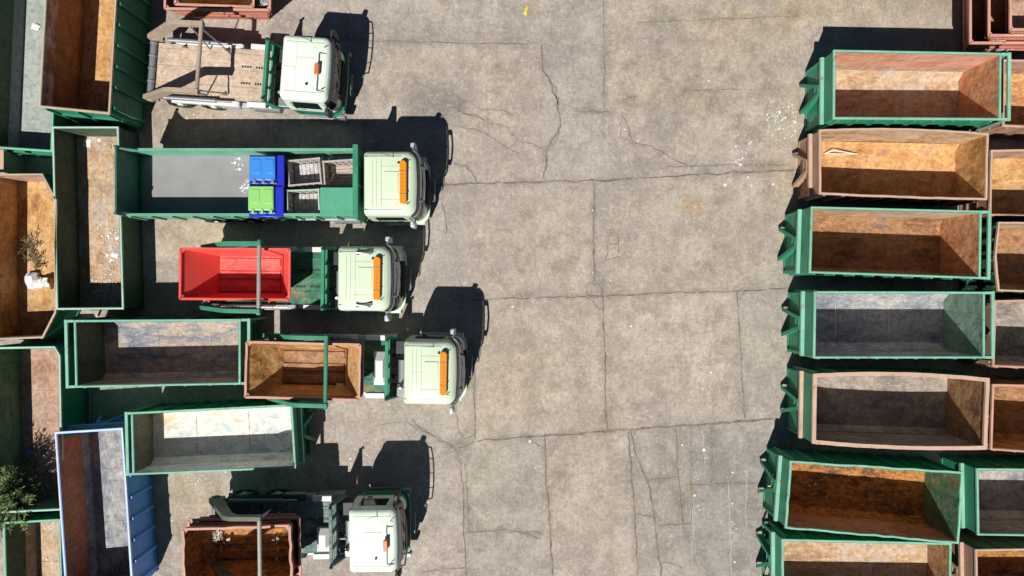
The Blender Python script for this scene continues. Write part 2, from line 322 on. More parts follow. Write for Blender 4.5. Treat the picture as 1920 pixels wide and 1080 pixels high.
# ------------------------------------------------------------------ ground
def ground():
    nx, ny = 470, 300; x0, x1, y0, y1 = -26, 26, -17, 17
    xs = [-900, -200, -60] + [x0+(x1-x0)*i/(nx-1) for i in range(nx)] + [60, 200, 900]
    ys = [-900, -200, -50] + [y0+(y1-y0)*i/(ny-1) for i in range(ny)] + [50, 200, 900]
    vs = [(x, y, 0) for y in ys for x in xs]; X = len(xs)
    fs = [(j*X+i, j*X+i+1, (j+1)*X+i+1, (j+1)*X+i) for j in range(len(ys)-1) for i in range(X-1)]
    me = bpy.data.meshes.new('ground'); me.from_pydata(vs, [], fs); me.materials.append(M['concrete'])
    at = me.color_attributes.new('Tint', 'FLOAT_COLOR', 'POINT'); col = []
    # (px, py, rx, ry, (mult r,g,b)) stains and zones of the slab itself
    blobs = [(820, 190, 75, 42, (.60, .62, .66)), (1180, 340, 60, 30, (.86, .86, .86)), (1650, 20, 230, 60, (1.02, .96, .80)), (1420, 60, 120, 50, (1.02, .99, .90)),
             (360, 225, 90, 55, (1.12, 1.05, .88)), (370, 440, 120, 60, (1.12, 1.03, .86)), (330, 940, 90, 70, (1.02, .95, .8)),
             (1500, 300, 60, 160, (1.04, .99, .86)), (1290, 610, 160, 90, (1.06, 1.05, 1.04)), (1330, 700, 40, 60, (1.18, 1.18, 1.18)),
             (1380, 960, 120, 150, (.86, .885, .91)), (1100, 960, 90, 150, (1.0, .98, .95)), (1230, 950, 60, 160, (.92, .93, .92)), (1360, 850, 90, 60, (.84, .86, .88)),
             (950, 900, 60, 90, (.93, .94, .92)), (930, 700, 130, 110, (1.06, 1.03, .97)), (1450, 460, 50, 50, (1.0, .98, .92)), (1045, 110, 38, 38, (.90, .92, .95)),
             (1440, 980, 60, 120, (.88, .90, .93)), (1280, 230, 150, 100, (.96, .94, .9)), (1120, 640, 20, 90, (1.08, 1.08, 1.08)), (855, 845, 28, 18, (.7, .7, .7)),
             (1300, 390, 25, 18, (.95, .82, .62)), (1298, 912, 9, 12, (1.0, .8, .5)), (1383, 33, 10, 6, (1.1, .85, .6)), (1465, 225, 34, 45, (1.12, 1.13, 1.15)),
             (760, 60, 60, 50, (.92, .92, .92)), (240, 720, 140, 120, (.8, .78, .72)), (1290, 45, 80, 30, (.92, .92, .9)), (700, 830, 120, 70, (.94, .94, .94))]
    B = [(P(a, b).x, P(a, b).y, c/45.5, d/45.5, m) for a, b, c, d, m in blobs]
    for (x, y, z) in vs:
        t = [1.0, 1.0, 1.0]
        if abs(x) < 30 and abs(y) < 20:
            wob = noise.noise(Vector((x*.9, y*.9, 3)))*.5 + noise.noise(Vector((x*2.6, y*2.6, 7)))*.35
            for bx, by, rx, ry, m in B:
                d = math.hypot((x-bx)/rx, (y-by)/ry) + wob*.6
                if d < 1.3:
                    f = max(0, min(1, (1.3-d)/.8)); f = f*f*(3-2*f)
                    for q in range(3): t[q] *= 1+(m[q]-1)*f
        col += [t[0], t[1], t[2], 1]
    gx, gy = (x1-x0)/(nx-1), (y1-y0)/(ny-1)
    slabs = [((875, 824), (1022, 817), (1022, 997), (880, 997), (.97, .98, .96)), ((878, 1000), (1030, 996), (1038, 1085), (880, 1085), (.93, .95, .94)), ((1026, 817), (1178, 806), (1194, 1085), (1036, 1085), (1.05, 1.03, 1.0)),
             ((1184, 806), (1266, 799), (1282, 984), (1232, 984), (.93, .945, .93)), ((1270, 799), (1500, 783), (1500, 1085), (1290, 1085), (.90, .92, .93)), ((893, 563), (1131, 556), (1137, 806), (893, 825), (1.08, 1.05, 1.0)),
             ((1134, 556), (1384, 547), (1396, 787), (1139, 806), (1.04, 1.01, .97)), ((1384, 547), (1500, 541), (1500, 783), (1397, 787), (.95, .95, .93)), ((1116, 340), (1500, 320), (1500, 539), (1131, 554), (1.0, .975, .93)),
             ((835, 348), (1113, 342), (1113, 555), (900, 560), (1.03, 1.0, .96)), ((1133, 0), (1500, 0), (1500, 205), (1133, 207), (1.0, .975, .92)), ((640, 0), (1014, 0), (1014, 82), (640, 76), (.96, .96, .95)), ((600, 78), (1014, 84), (1020, 338), (820, 346), (1.02, .99, .95)),
             ((1018, 84), (1131, 84), (1131, 207), (1048, 207), (.94, .95, .95))]
    for a_, b_q, c_, d_, m in slabs:
        q4 = [P(*z_) for z_ in (a_, b_q, c_, d_)]
        for jj in range(int((min(p.y for p in q4)-y0)/gy)-1, int((max(p.y for p in q4)-y0)/gy)+2):
            for ii in range(int((min(p.x for p in q4)-x0)/gx)-1, int((max(p.x for p in q4)-x0)/gx)+2):
                if not (0 <= ii < nx and 0 <= jj < ny): continue
                X_, Y_ = x0+ii*gx, y0+jj*gy
                if all((q4[(z_+1) % 4].x-q4[z_].x)*(Y_-q4[z_].y)-(q4[(z_+1) % 4].y-q4[z_].y)*(X_-q4[z_].x) <= 0 for z_ in range(4)):
                    o_ = ((jj+3)*X+ii+3)*4
                    for z_ in range(3): col[o_+z_] *= m[z_]
    for vv in range(0): pass
    def soil(lines, reach, amt):
        seen = {}
        for li, (wd, pts) in enumerate(lines):
            wp = [P(a, b) for a, b in pts]
            for a, c in zip(wp, wp[1:]):
                n = max(1, int((c-a).length/.08))
                for i in range(n):
                    p = a.lerp(c, i/n); k = amt*(.5+.9*noise.noise(Vector((p.x*.8, p.y*.8, li+60)))); rc = reach*(.7+.9*noise.noise(Vector((p.x*.6, p.y*.6, li+80))))
                    if k <= 0 or rc <= .05: continue
                    i0 = int((p.x-x0)/gx); j0 = int((p.y-y0)/gy); q = int(rc/gx)+1
                    for jj in range(j0-q, j0+q+2):
                        for ii in range(i0-q, i0+q+2):
                            if 0 <= ii < nx and 0 <= jj < ny:
                                d = math.hypot(x0+ii*gx-p.x, y0+jj*gy-p.y)/rc
                                if d < 1: seen[(ii, jj)] = max(seen.get((ii, jj), 0), k*(1-d)**1.3)
        for (ii, jj), v in seen.items():
            b_ = ((jj+3)*X+ii+3)*4
            for q in range(3): col[b_+q] *= 1-v*(1, 1.03, 1.08)[q]
    soil(joints, .36, .42); soil(cracks, .22, .32)
    def arcp(x_, y_, ex, ey, cx_, cy_): return [(((1-t)**2)*x_+2*t*(1-t)*cx_+t*t*ex, ((1-t)**2)*y_+2*t*(1-t)*cy_+t*t*ey) for t in [q/14 for q in range(15)]]
    tr = []
    for off_ in (0, 44):
        tr += [(.1, arcp(640, 105+off_*1.6, 1150+off_, 1085, 1010+off_, 110+off_)), (.1, arcp(800, 310+off_*1.6, 1290+off_, -20, 1150-off_, 330)), (.1, arcp(760, 485+off_*1.6, 1260+off_, 1085, 1150+off_, 500)),
               (.1, arcp(870, 655+off_*1.6, 1240+off_, -20, 1220, 640+off_)), (.1, [(1330+off_, -20), (1345+off_, 500), (1330+off_, 1085)]), (.1, [(1200+off_, -20), (1180+off_, 500), (1205+off_, 1085)])]
    soil(tr, .34, .15)
    at.data.foreach_set('color', col)
    o = bpy.data.objects.new('ground', me); sc.collection.objects.link(o)
    tag(o, 'weathered concrete yard slab between the trucks and the containers', 'ground', kind='structure')

def polyline(name, lines, mat, z, label, seg=.12, jit=1.0):
    b = MB()
    for li, (wd, pts) in enumerate(lines):
        wp = [P(x, y) for x, y in pts]; path = []
        for a, c in zip(wp, wp[1:]):
            n = max(1, int((c-a).length/seg))
            for i in range(n): path.append(a.lerp(c, i/n))
        path.append(wp[-1]); L = []; Rr = []
        for i, p in enumerate(path):
            d = (path[min(i+1, len(path)-1)]-path[max(i-1, 0)]).normalized(); nn = Vector((-d.y, d.x, 0))
            q = p + nn*(noise.noise(Vector((p.x*1.7, p.y*1.7, li)))*.06 + noise.noise(Vector((p.x*6, p.y*6, li+9)))*.035)*jit
            ww = wd*.5*(.75+.9*noise.noise(Vector((p.x*3, p.y*3, li+20)))+random.uniform(-.15, .3))
            ww = max(ww, .004)
            if i in (0, len(path)-1): ww = .003
            L.append((q.x+nn.x*ww, q.y+nn.y*ww, z)); Rr.append((q.x-nn.x*ww, q.y-nn.y*ww, z))
        k = len(L); b.add(L+Rr, [(i, i+1, k+i+1, k+i) for i in range(k-1)])
    o = b.build(name, mat); tag(o, label, 'ground marks', kind='structure'); return o
joints = [(.04, [(560, 62), (700, 77), (1014, 83)]), (.07, [(815, 348), (900, 344), (1040, 340), (1120, 338), (1210, 334), (1300, 328), (1400, 323), (1500, 318)]),
          (.05, [(880, 562), (1000, 558), (1100, 556), (1240, 550), (1372, 546), (1480, 540)]), (.08, [(893, 827), (960, 821), (1040, 816), (1150, 808), (1250, 800), (1340, 794), (1452, 785)]),
          (.035, [(1132, 0), (1133, 205)]), (.06, [(1115, 342), (1113, 430), (1114, 535)]), (.06, [(1130, 545), (1133, 640), (1138, 806)]),
          (.07, [(1022, 818), (1024, 900), (1030, 960), (1036, 1080)]), (.06, [(1178, 806), (1183, 880), (1190, 960), (1196, 1085)]), (.07, [(1182, 806), (1196, 860), (1220, 920), (1230, 1000), (1240, 1085)]),
          (.05, [(1268, 798), (1272, 880), (1280, 982)]), (.045, [(1381, 545), (1388, 640), (1396, 788)]), (.05, [(886, 640), (889, 720), (891, 826)]), (.055, [(862, 860), (868, 930), (870, 1000), (875, 1080)]),
          (.03, [(872, 868), (880, 1000)]), (.035, [(870, 998), (950, 994), (1020, 1000)]), (.04, [(1235, 985), (1300, 982)]), (.03, [(1296, 800), (1297, 982)]), (.03, [(1334, 800), (1336, 905)]),
          (.03, [(790, 1072), (872, 1064)]), (.03, [(1285, 170), (1450, 166)]), (.03, [(1250, 312), (1480, 308)]), (.03, [(1090, 210), (1150, 210)]), (.025, [(1195, 42), (1500, 30)]),
          (.02, [(700, 800), (760, 790), (870, 850)]), (.03, [(1280, 909), (1420, 905)])]
cracks = [(.05, [(1016, 83), (1018, 130), (1030, 150), (1045, 190), (1050, 222), (1046, 250), (1025, 280), (1022, 310), (1018, 335)]), (.03, [(1024, 140), (1042, 165), (1048, 200)]),
          (.04, [(1170, 190), (1176, 180), (1196, 181)]), (.035, [(1168, 215), (1180, 240), (1190, 268), (1225, 276), (1260, 298), (1285, 310), (1300, 312)]), (.02, [(1165, 215), (1166, 255), (1190, 275), (1215, 277)]),
          (.02, [(860, 180), (900, 205), (945, 210), (965, 218)]), (.025, [(855, 205), (910, 225), (950, 240), (980, 265), (1020, 278)]), (.02, [(850, 235), (905, 247), (930, 265), (975, 290)]),
          (.02, [(850, 200), (870, 212), (895, 218), (925, 235)]), (.03, [(850, 310), (875, 312), (890, 330), (896, 345)]), (.04, [(828, 370), (835, 400), (838, 440)]),
          (.025, [(1100, 543), (1106, 534), (1120, 534), (1130, 542), (1126, 553), (1112, 556), (1101, 550), (1100, 543)]), (.02, [(1100, 556), (1118, 575), (1131, 582)]),
          (.025, [(1140, 440), (1152, 434), (1160, 440), (1162, 484), (1136, 486), (1140, 440)]), (.02, [(1141, 445), (1150, 437), (1160, 448), (1158, 458), (1145, 458), (1141, 445)]),
          (.025, [(885, 640), (856, 690), (858, 800), (870, 825), (888, 815)]), (.03, [(860, 842), (890, 828)]), (.02, [(990, 820), (1022, 842)]), (.02, [(1050, 818), (1030, 855)]),
          (.03, [(1195, 965), (1225, 969)]), (.02, [(1215, 900), (1270, 896)]), (.02, [(1240, 1050), (1280, 1068)]), (.025, [(950, 996), (985, 1000), (1015, 1012)]), (.02, [(870, 700), (872, 760)]),
          (.02, [(1078, 200), (1078, 208), (1134, 209)]), (.02, [(1020, 285), (1028, 300), (1022, 320)]), (.025, [(770, 790), (860, 846)])]
ground()
polyline('slab_joints', joints, 'joint', .004, 'dirt filled joints running between the concrete slabs')
polyline('slab_cracks', cracks, 'crack', .007, 'thin wandering cracks in the concrete slabs', .07, 1.8)
scr = MB()
def scratches(name):
    L = [(.02, [(1270, 600), (1310, 545)]), (.012, [(1290, 600), (1500, 560)]), (.012, [(1080, 555), (1010, 590)]), (.015, [(1280, 590), (1480, 610)]), (.012, [(1240, 640), (1420, 650)]), (.015, [(1360, 760), (1320, 800)]),
         (.018, [(1318, 810), (1322, 870)]), (.016, [(1300, 930), (1298, 1060)]), (.018, [(1365, 900), (1372, 1080)]), (.02, [(1400, 880), (1398, 1000)]), (.02, [(1480, 400), (1500, 260)]), (.012, [(1330, 600), (1420, 520)])]
    o = polyline(name, L, 'paper_scuff', .010, 'pale scuff lines dragged across the concrete by containers', .1, 1.0)
kk = NT('pale_scuff'); M['paper_scuff'] = kk.done((.55, .505, .45), .9)
scratches('scuff_marks')

def flecks(name, zones, z, mats, label, cat, smin=.02, smax=.07, kind='stuff', parent=None, flat=.012):
    b = MB()
    for (px, py, rx, ry, n, m) in zones:
        for i in range(n):
            a = random.uniform(0, 6.283); r = random.random()**.6
            p = P(px+math.cos(a)*rx*r, py+math.sin(a)*ry*r, z); s_ = random.uniform(smin, smax)*(.6+random.random()**3*1.2)
            k = random.choice((3, 4, 5, 6)); t0 = random.uniform(0, 6.28); asp = random.uniform(.35, 1)
            ca, sa = math.cos(t0), math.sin(t0); pts = []
            for j in range(k):
                t = j*6.283/k+random.uniform(-.3, .3); u = math.cos(t)*s_; v = math.sin(t)*s_*asp
                pts.append((p.x+u*ca-v*sa, p.y+u*sa+v*ca, z+random.uniform(0, flat)))
            b.add(pts+[(x, y, zz+.004) for x, y, zz in pts], [tuple(range(k-1, -1, -1)), tuple(range(k, 2*k))]+[(q, (q+1) % k, k+(q+1) % k, k+q) for q in range(k)], m)
    o = b.build(name, mats)
    return tag(o, label, cat, kind=kind) if not parent else o
flecks('paint_spatter', [(1465, 225, 30, 45, 110, 0), (1400, 290, 26, 26, 30, 0), (1420, 350, 40, 10, 14, 0), (1360, 340, 60, 16, 10, 0), (1330, 700, 16, 40, 18, 0), (1310, 880, 12, 80, 22, 0), (1375, 980, 8, 100, 20, 0)], .004, ['paper'],
       'white spatter marks on the concrete near the green container', 'spatter', .012, .045, flat=.002)
flecks('litter', [(1150, 540, 340, 520, 75, 0), (930, 190, 18, 8, 6, 0), (1040, 40, 15, 25, 5, 0), (600, 250, 200, 40, 20, 0), (380, 900, 50, 20, 26, 0), (380, 900, 60, 30, 30, 1), (345, 960, 40, 40, 14, 0), (380, 440, 40, 25, 6, 0), (400, 220, 100, 12, 14, 0),
                  (620, 600, 160, 30, 12, 0), (250, 740, 60, 30, 10, 0), (300, 930, 20, 60, 12, 1), (680, 130, 20, 60, 6, 0), (720, 850, 90, 50, 14, 0), (620, 830, 60, 40, 10, 0), (1180, 540, 330, 520, 60, 1)], .006, ['paper', 'leafscrap'],
       'tiny white and straw coloured bits of litter strewn over the yard', 'litter', .012, .045)

# ------------------------------------------------------------------ open topped containers
def container(name, label, cat, pts, zt, out='green', inn='in_brown', rail='green_rail', floor=None, zf=.2, ends={}, inner={}, ribs=.72, rimw=.05,
              bulge={}, jit=.0, group='open steel roll-off containers', seam=None, dg=.27, long_edge=None, t=.05, chamfer=.28, ribd=.07, endlow=None, nogo=()):
    W = [P(x, y, zt) for x, y in pts]; n = len(W)
    cx = sum(p.x for p in W)/n; cy = sum(p.y for p in W)/n
    lens = [(W[(i+1) % n]-W[i]).length for i in range(n)]
    le = long_edge if long_edge is not None else max(range(n), key=lambda i: lens[i])
    d = W[(le+1) % n]-W[le]; rz = math.atan2(d.y, d.x)
    root = thing(name, label, cat, (cx, cy, 0), rz, group)
    c, s_ = math.cos(-rz), math.sin(-rz)
    Q = [Vector(((p.x-cx)*c-(p.y-cy)*s_, (p.x-cx)*s_+(p.y-cy)*c, 0)) for p in W]
    T = [(Q[(i+1) % n]-Q[i]).normalized() for i in range(n)]
    O = [Vector((-t_.y, t_.x, 0)) for t_ in T]            # outward (points are clockwise)
    def off(i, dist):                                       # mitred corner i offset outward
        a = O[i-1]; b = O[i]; m = a+b
        if m.length < 1e-4: return Q[i]+b*dist
        m = m.normalized(); return Q[i]+m*dist/max(.3, m.dot(b))
    floor = floor or inn
    rnd = random.Random(hash(name+label) % 1000 if False else len(label)*31+int(abs(cx*10)))
    disp = []
    for i in range(n):
        k = max(1, int(lens[i]/.3)); row = []
        for j in range(k+1):
            u = j/k; v = bulge.get(i, 0)*(1-(2*u-1)**2)
            if jit and 0 < j < k: v += rnd.uniform(-jit, jit)
            row.append(v)
        disp.append(row)
    if jit:
        for row in disp: pass
    for i in range(n):
        j = (i+1) % n; k = len(disp[i])-1; seglen = lens[i]
        zt_i = zt if not endlow or i not in endlow else endlow[i]
        b = MB(); zs = [zf-.06, zf+(zt_i-zf)*.5, zt_i-.02]; zw = [0, .6, 1]
        ro = []; ri = []
        a0, a1 = off(i, -.02), off(j, -.02); b0, b1 = off(i, -.02-t), off(j, -.02-t)
        for r_, (z, q) in enumerate(zip(zs, zw)):
            ro.append([a0.lerp(a1, u/k)+O[i]*disp[i][u]*q+Vector((0, 0, z)) for u in range(k+1)])
            ri.append([b0.lerp(b1, u/k)+O[i]*disp[i][u]*q+Vector((0, 0, z)) for u in range(k+1)])
        K = k+1
        vs = [p for row in ro for p in row] + [p for row in ri for p in row]; off2 = 3*K; fo = []; fi = []; fe = []
        for r_ in range(2):
            for u in range(k):
                fo.append((r_*K+u, r_*K+u+1, (r_+1)*K+u+1, (r_+1)*K+u))
                fi.append((off2+r_*K+u, off2+(r_+1)*K+u, off2+(r_+1)*K+u+1, off2+r_*K+u+1))
            fe.append((r_*K, (r_+1)*K, off2+(r_+1)*K, off2+r_*K)); fe.append((r_*K+k, off2+r_*K+k, off2+(r_+1)*K+k, (r_+1)*K+k))
        for u in range(k):
            fe.append((2*K+u, 2*K+u+1, off2+2*K+u+1, off2+2*K+u)); fe.append((u, off2+u, off2+u+1, u+1))
        o_ = len(b.v); b.add(vs, fo+fe, 0); b.f += [tuple(x+o_ for x in f) for f in fi]; b.mi += [1]*len(fi)
        kind = ends.get(i); isl = seglen > 3.4
        def E(s, o, z, i=i): return Q[i]+T[i]*s+O[i]*o+Vector((0, 0, z))
        if isl and ribs and i not in nogo:
            nr = int((seglen-.5)/ribs)
            for r_ in range(nr+1):
                sp = .25+(seglen-.5)*r_/nr; dd = bulge.get(i, 0)*(1-(2*sp/seglen-1)**2)
                h = .07
                b.prism([E(sp-h, -.02, .14), E(sp+h, -.02, .14), E(sp+h*.6, ribd, .14), E(sp-h*.6, ribd, .14)], Vector((0, 0, zt-.3))+O[i]*dd, 0)
        elif kind == 'door' or (not isl and kind is None and seglen > 1.2):
            for zz in (.5, zt*.55): b.prism([E(.06, -.02, zz), E(seglen-.06, -.02, zz), E(seglen-.06, .05, zz), E(.06, .05, zz)], (0, 0, .09), 0)
            for sp in (.1, seglen*.5-.05, seglen-.2): b.prism([E(sp, -.02, .15), E(sp+.1, -.02, .15), E(sp+.1, .06, .15), E(sp, .06, .15)], (0, 0, zt_i-.32), 0)
        b.build('side_wall' if isl else 'end_wall', [out, inner.get(i, inn)], root)
        if kind == 'door':      # hinge/locking frame standing off the end, joined to the rim by stub rails
            b = MB(); g = dg
            b.prism([E(-.04, g, zt-.1), E(seglen+.04, g, zt-.1), E(seglen+.04, g+.12, zt-.1), E(-.04, g+.12, zt-.1)], (0, 0, .1))
            for a_ in (-.03, seglen-.07):
                b.prism([E(a_, .03, zt-.099), E(a_+.1, .03, zt-.099), E(a_+.1, g-.001, zt-.099), E(a_, g-.001, zt-.099)], (0, 0, .095))
                b.prism([E(a_, g+.02, .2), E(a_+.08, g+.02, .2), E(a_+.08, g+.1, .2), E(a_, g+.1, .2)], (0, 0, zt-.3))
            b.build('door_frame', rail, root, .012)
        if kind == 'hook':
            b = MB(); zb = zt*(.60+rnd.uniform(-.02, .02)); mid = seglen/2+rnd.uniform(-.05, .05); sp_ = rnd.uniform(.48, .68)
            b.prism([E(-.02, -.019, zb), E(seglen+.02, -.019, zb), E(seglen+.02, .12, zb), E(-.02, .12, zb)], (0, 0, .14))
            b.build('cross_beam', rail, root, .012)
            b = MB()
            for sg in (-1, 1):
                s0, s1 = mid+sg*rnd.uniform(.11, .19), mid+sg*(sp_+rnd.uniform(-.04, .04)); z1_ = zb-.03
                tv = T[i]*.05
                b.prism([E(s0, -.019, z1_), E(s0, .13, z1_), E(s1, .24, .16), E(s1, -.019, .16)], tv)
                b.prism([E(s0-.05, .10, z1_), E(s0+.09, .10, z1_), E(s1+.09, .25, .16), E(s1-.05, .25, .16)], O[i]*.05)
            b.prism([E(mid-.16, .1, zb-.12), E(mid+.2, .1, zb-.12), E(mid+.2, .16, zb-.12), E(mid-.16, .16, zb-.12)], (0, 0, .07))
            b.tube([E(mid-.16, .13, zb-.35), E(mid+.2, .13, zb-.35)], .03, 8)
            b.build('hook_frame', 'green' if 'green' in out else out, root)
            b = MB()
            for sp in (.05, seglen-.13): b.cut(); b.prism([E(sp, -.019, .15), E(sp+.08, -.019, .15), E(sp+.08, .05, .15), E(sp, .05, .15)], (0, 0, zb-.17))
            b.pieces('corner_stiffener', out, root)
    # rim rail
    b = MB(); outr = []; inr = []
    for i in range(n):
        j = (i+1) % n; k = len(disp[i])-1
        a0, a1 = off(i, .02), off(j, .02); c0, c1 = off(i, -rimw), off(j, -rimw)
        for u in range(k):
            zz = zt + (rnd.uniform(-.006, .006) if jit else 0)
            outr.append(a0.lerp(a1, u/k)+O[i]*disp[i][u]+Vector((0, 0, zz))); inr.append(c0.lerp(c1, u/k)+O[i]*disp[i][u]+Vector((0, 0, zz)))
    K = len(outr); dn = Vector((0, 0, -.1))
    vs = outr+inr+[p+dn for p in outr]+[p+dn for p in inr]; fs = []
    for u in range(K):
        v = (u+1) % K
        fs += [(u, v, K+v, K+u), (2*K+u, 3*K+u, 3*K+v, 2*K+v), (u, 2*K+u, 2*K+v, v), (K+u, K+v, 3*K+v, 3*K+u)]
    b.add(vs, fs); b.build('top_rail', rail, root, .008 if not jit else 0)
    # floor with corner fillets and underframe
    b = MB(); f = [off(i, -.075) for i in range(n)]
    b.prism([p+Vector((0, 0, zf-.05)) for p in f][::-1], (0, 0, .05), 0)
    if chamfer:
        for i in range(n):
            if lens[i] < 3.4: continue
            j = (i+1) % n; p0 = f[i]+T[i]*.01; p1 = f[j]-T[i]*.01; ins = -O[i]*chamfer*.8
            b.prism([p0+Vector((0, 0, zf+.002)), p0+Vector((0, 0, zf+chamfer)), p0+ins+Vector((0, 0, zf+.002))], p1-p0, 0)
    xs = [q.x for q in Q]; ys = [q.y for q in Q]
    for q_ in (.36, .70):
        xx_ = min(xs)+(max(xs)-min(xs))*q_; b.box(xx_, xx_+.02, min(ys)+chamfer+.14, max(ys)-chamfer-.14, zf+.001, zf+.011, 1)
    b.build('floor', [floor, seam or floor], root)
    b = MB()
    for yy in (-.45, .45): b.box(min(xs)+.1, max(xs)-.1, yy-.08, yy+.08, 0, zf-.06)
    for q_ in range(6): xx_ = min(xs)+.3+(max(xs)-min(xs)-.7)*q_/5; b.box(xx_, xx_+.08, -1.0, 1.0, zf-.15, zf-.062)
    e = [off(i, .015) for i in range(n)]; g = [off(i, -.07) for i in range(n)]
    for i in range(n):
        j = (i+1) % n
        b.prism([e[i]+Vector((0, 0, .06)), e[j]+Vector((0, 0, .06)), g[j]+Vector((0, 0, .06)), g[i]+Vector((0, 0, .06))], (0, 0, .075))
    b.build('underframe', out, root)
    return root

def box4(TL, TR, BR, BL): return [TL, TR, BR, BL]
C = container
# right hand first column (edge 0 top long, 1 right end, 2 bottom long, 3 left end)
C('roll_off_container', 'green container with salmon rust inside, topmost of the near right column', 'container', [(1564, 94), (1877, 100), (1876, 224), (1563, 222)], 2.6,
  'green_b', 'in_red_top', 'green_rail', 'in_tan', ends={3: 'hook', 1: 'door'}, inner={1: 'in_door_rust'}, ribs=.68, chamfer=.36)
C('roll_off_container', 'fully rusted tan container with bulging sides and a white metal strip inside', 'container', [(1537, 244), (1853, 251), (1850, 374), (1537, 363)], 2.05,
  'rust_paint', 'in_tan', 'rust_rail', 'in_yellowrust', ends={3: 'hook'}, inner={0: 'in_tan', 1: 'in_orange'}, bulge={0: .12, 2: .03}, jit=.008)
C('roll_off_container', 'green container with brown rust inside, third down the near right column', 'container', [(1522, 388), (1840, 396), (1838, 522), (1518, 511)], 2.6,
  'green_b', 'in_brown', 'green_rail', 'in_brown', ends={3: 'hook', 1: 'door'}, inner={0: 'in_tan', 1: 'in_door_rust'})
C('roll_off_container', 'clean green container with blue grey steel floor and green inner door', 'container', [(1528, 547), (1846, 548), (1846, 671), (1526, 671)], 2.6,
  'green_b', 'in_steel', 'green_rail', 'in_steel', ends={3: 'hook', 1: 'door'}, inner={1: 'in_palegreen', 0: 'in_white'}, chamfer=.4, seam='weld')
C('roll_off_container', 'green hulled container with rusty bulging rim and dark scratched floor', 'container', [(1526, 702), (1855, 710), (1850, 842), (1524, 831)], 2.6,
  'green', 'in_grey', 'rust_rail', 'in_grey', ends={3: 'hook'}, inner={1: 'in_brown'}, bulge={0: .14, 2: .10}, jit=.006, rimw=.12)
C('roll_off_container', 'dented green container standing askew with mottled orange floor and green inner door', 'container', [(1482, 865), (1805, 886), (1797, 1019), (1473, 990)], 2.45,
  'green_b', 'in_salmon', 'green_rail', 'in_mudrust', ends={3: 'hook'}, inner={1: 'in_green', 0: 'in_orange'}, jit=.018)
C('roll_off_container', 'green container with pale tan floor cut by the bottom edge on the right', 'container', [(1467, 1012), (1783, 1019), (1783, 1134), (1467, 1130)], 2.2,
  'green_b', 'in_tan', 'green_rail', 'in_tan', ends={3: 'hook'}, inner={1: 'in_brown'}, jit=.006, zf=.8)
# right hand outer column
g2 = 'open steel roll-off containers'
C('roll_off_container', 'orange rusted container cut by the right edge beside the topmost green container', 'container', [(1881, 112), (2200, 118), (2200, 250), (1881, 236)], 1.9, 'rust_paint', 'in_orange', 'rust_rail', 'in_yellowrust', inner={0: 'in_salmon'})
C('roll_off_container', 'tan rusted container cut by the right edge, second from the top', 'container', [(1859, 282), (2190, 276), (2190, 410), (1856, 404)], 1.9, 'rust_paint', 'in_tan', 'rust_rail', 'in_orange', inner={0: 'in_salmon'}, jit=.005)
C('roll_off_container', 'rusty container with bent left rim, cut by the right edge of the picture', 'container', [(1873, 417), (2190, 419), (2190, 552), (1872, 545), (1866, 480)], 2.3, 'green_d', 'in_tan', 'rust_rail', 'in_brown', jit=.01)
C('roll_off_container', 'pale scoured container with pink rim cut by the right edge', 'container', [(1866, 564), (2190, 556), (2190, 700), (1862, 687)], 2.2, 'rust_paint', 'in_tan', 'pink_rail', 'in_grey', inner={0: 'in_white'})
C('roll_off_container', 'orange rusted container with pink rim cut by the right edge, low in the column', 'container', [(1862, 721), (2190, 728), (2190, 866), (1858, 843)], 2.4, 'rust_paint', 'in_orange', 'pink_rail', 'in_brown', inner={0: 'in_orange'})
C('roll_off_container', 'green container with tan grey floor cut by the right edge beside the dented askew one', 'container', [(1832, 879), (2160, 882), (2160, 1008), (1834, 1003)], 2.3, 'green_b', 'in_grey', 'green_rail', 'in_steel', ends={3: 'hook'}, inner={0: 'in_tan'})
C('roll_off_container', 'rust rimmed container with dark muddy inside in the lower right corner', 'container', [(1830, 1031), (2150, 1026), (2150, 1160), (1832, 1160)], 2.3, 'rust_paint', 'in_mudrust', 'rust_rail', 'in_mudrust', ends={3: 'hook'})
# left side
C('roll_off_container', 'tall green ribbed container with rusty striped inside standing in the upper left', 'container', [(90, -98), (222, -88), (205, 213), (73, 200)], 2.5, 'green', 'in_redgrey', 'rust_rail', 'in_orange', ribs=.72, inner={3: 'in_white_top', 1: 'in_salmon'}, ribd=.11, chamfer=0)
C('roll_off_container', 'low dark green container with littered tan floor behind the long drop-side truck', 'container', [(98, 238), (221, 238), (231, 579), (106, 580)], 1.6, 'green_d', 'in_dgreen', 'mint_rail', 'in_tan', ribs=0, chamfer=0)
C('roll_off_container', 'orange rusted container with chamfered corners, weeds and a white bag in it', 'container', [(-18, 327), (79, 326), (105, 375), (104, 586), (80, 633), (-18, 637)], 1.6, 'green', 'in_orange', 'rust_rail', 'in_orange', ribs=0, chamfer=0, inner={0: 'in_salmon'})
C('roll_off_container', 'green container with salmon floor and shrub shadow at the left edge', 'container', [(-18, 652), (102, 650), (112, 667), (117, 956), (-10, 962)], 1.7, 'green', 'in_green', 'mint_rail', 'in_salmon', ribs=0, chamfer=0)
C('roll_off_container', 'green container with sandy floor in the lower left corner below the shrub', 'container', [(6, 980), (112, 974), (120, 1260), (14, 1262)], 1.6, 'green', 'in_dgreen', 'green_rail', 'in_tan', ribs=0, chamfer=.3)
C('roll_off_container', 'dark green container with pale grey floor in the top left corner', 'container', [(-6, -60), (108, -60), (97, 284), (-20, 276)], 1.4, 'green', 'in_dgreen', 'green_rail', 'in_tealgrey', ribs=0, chamfer=.3)
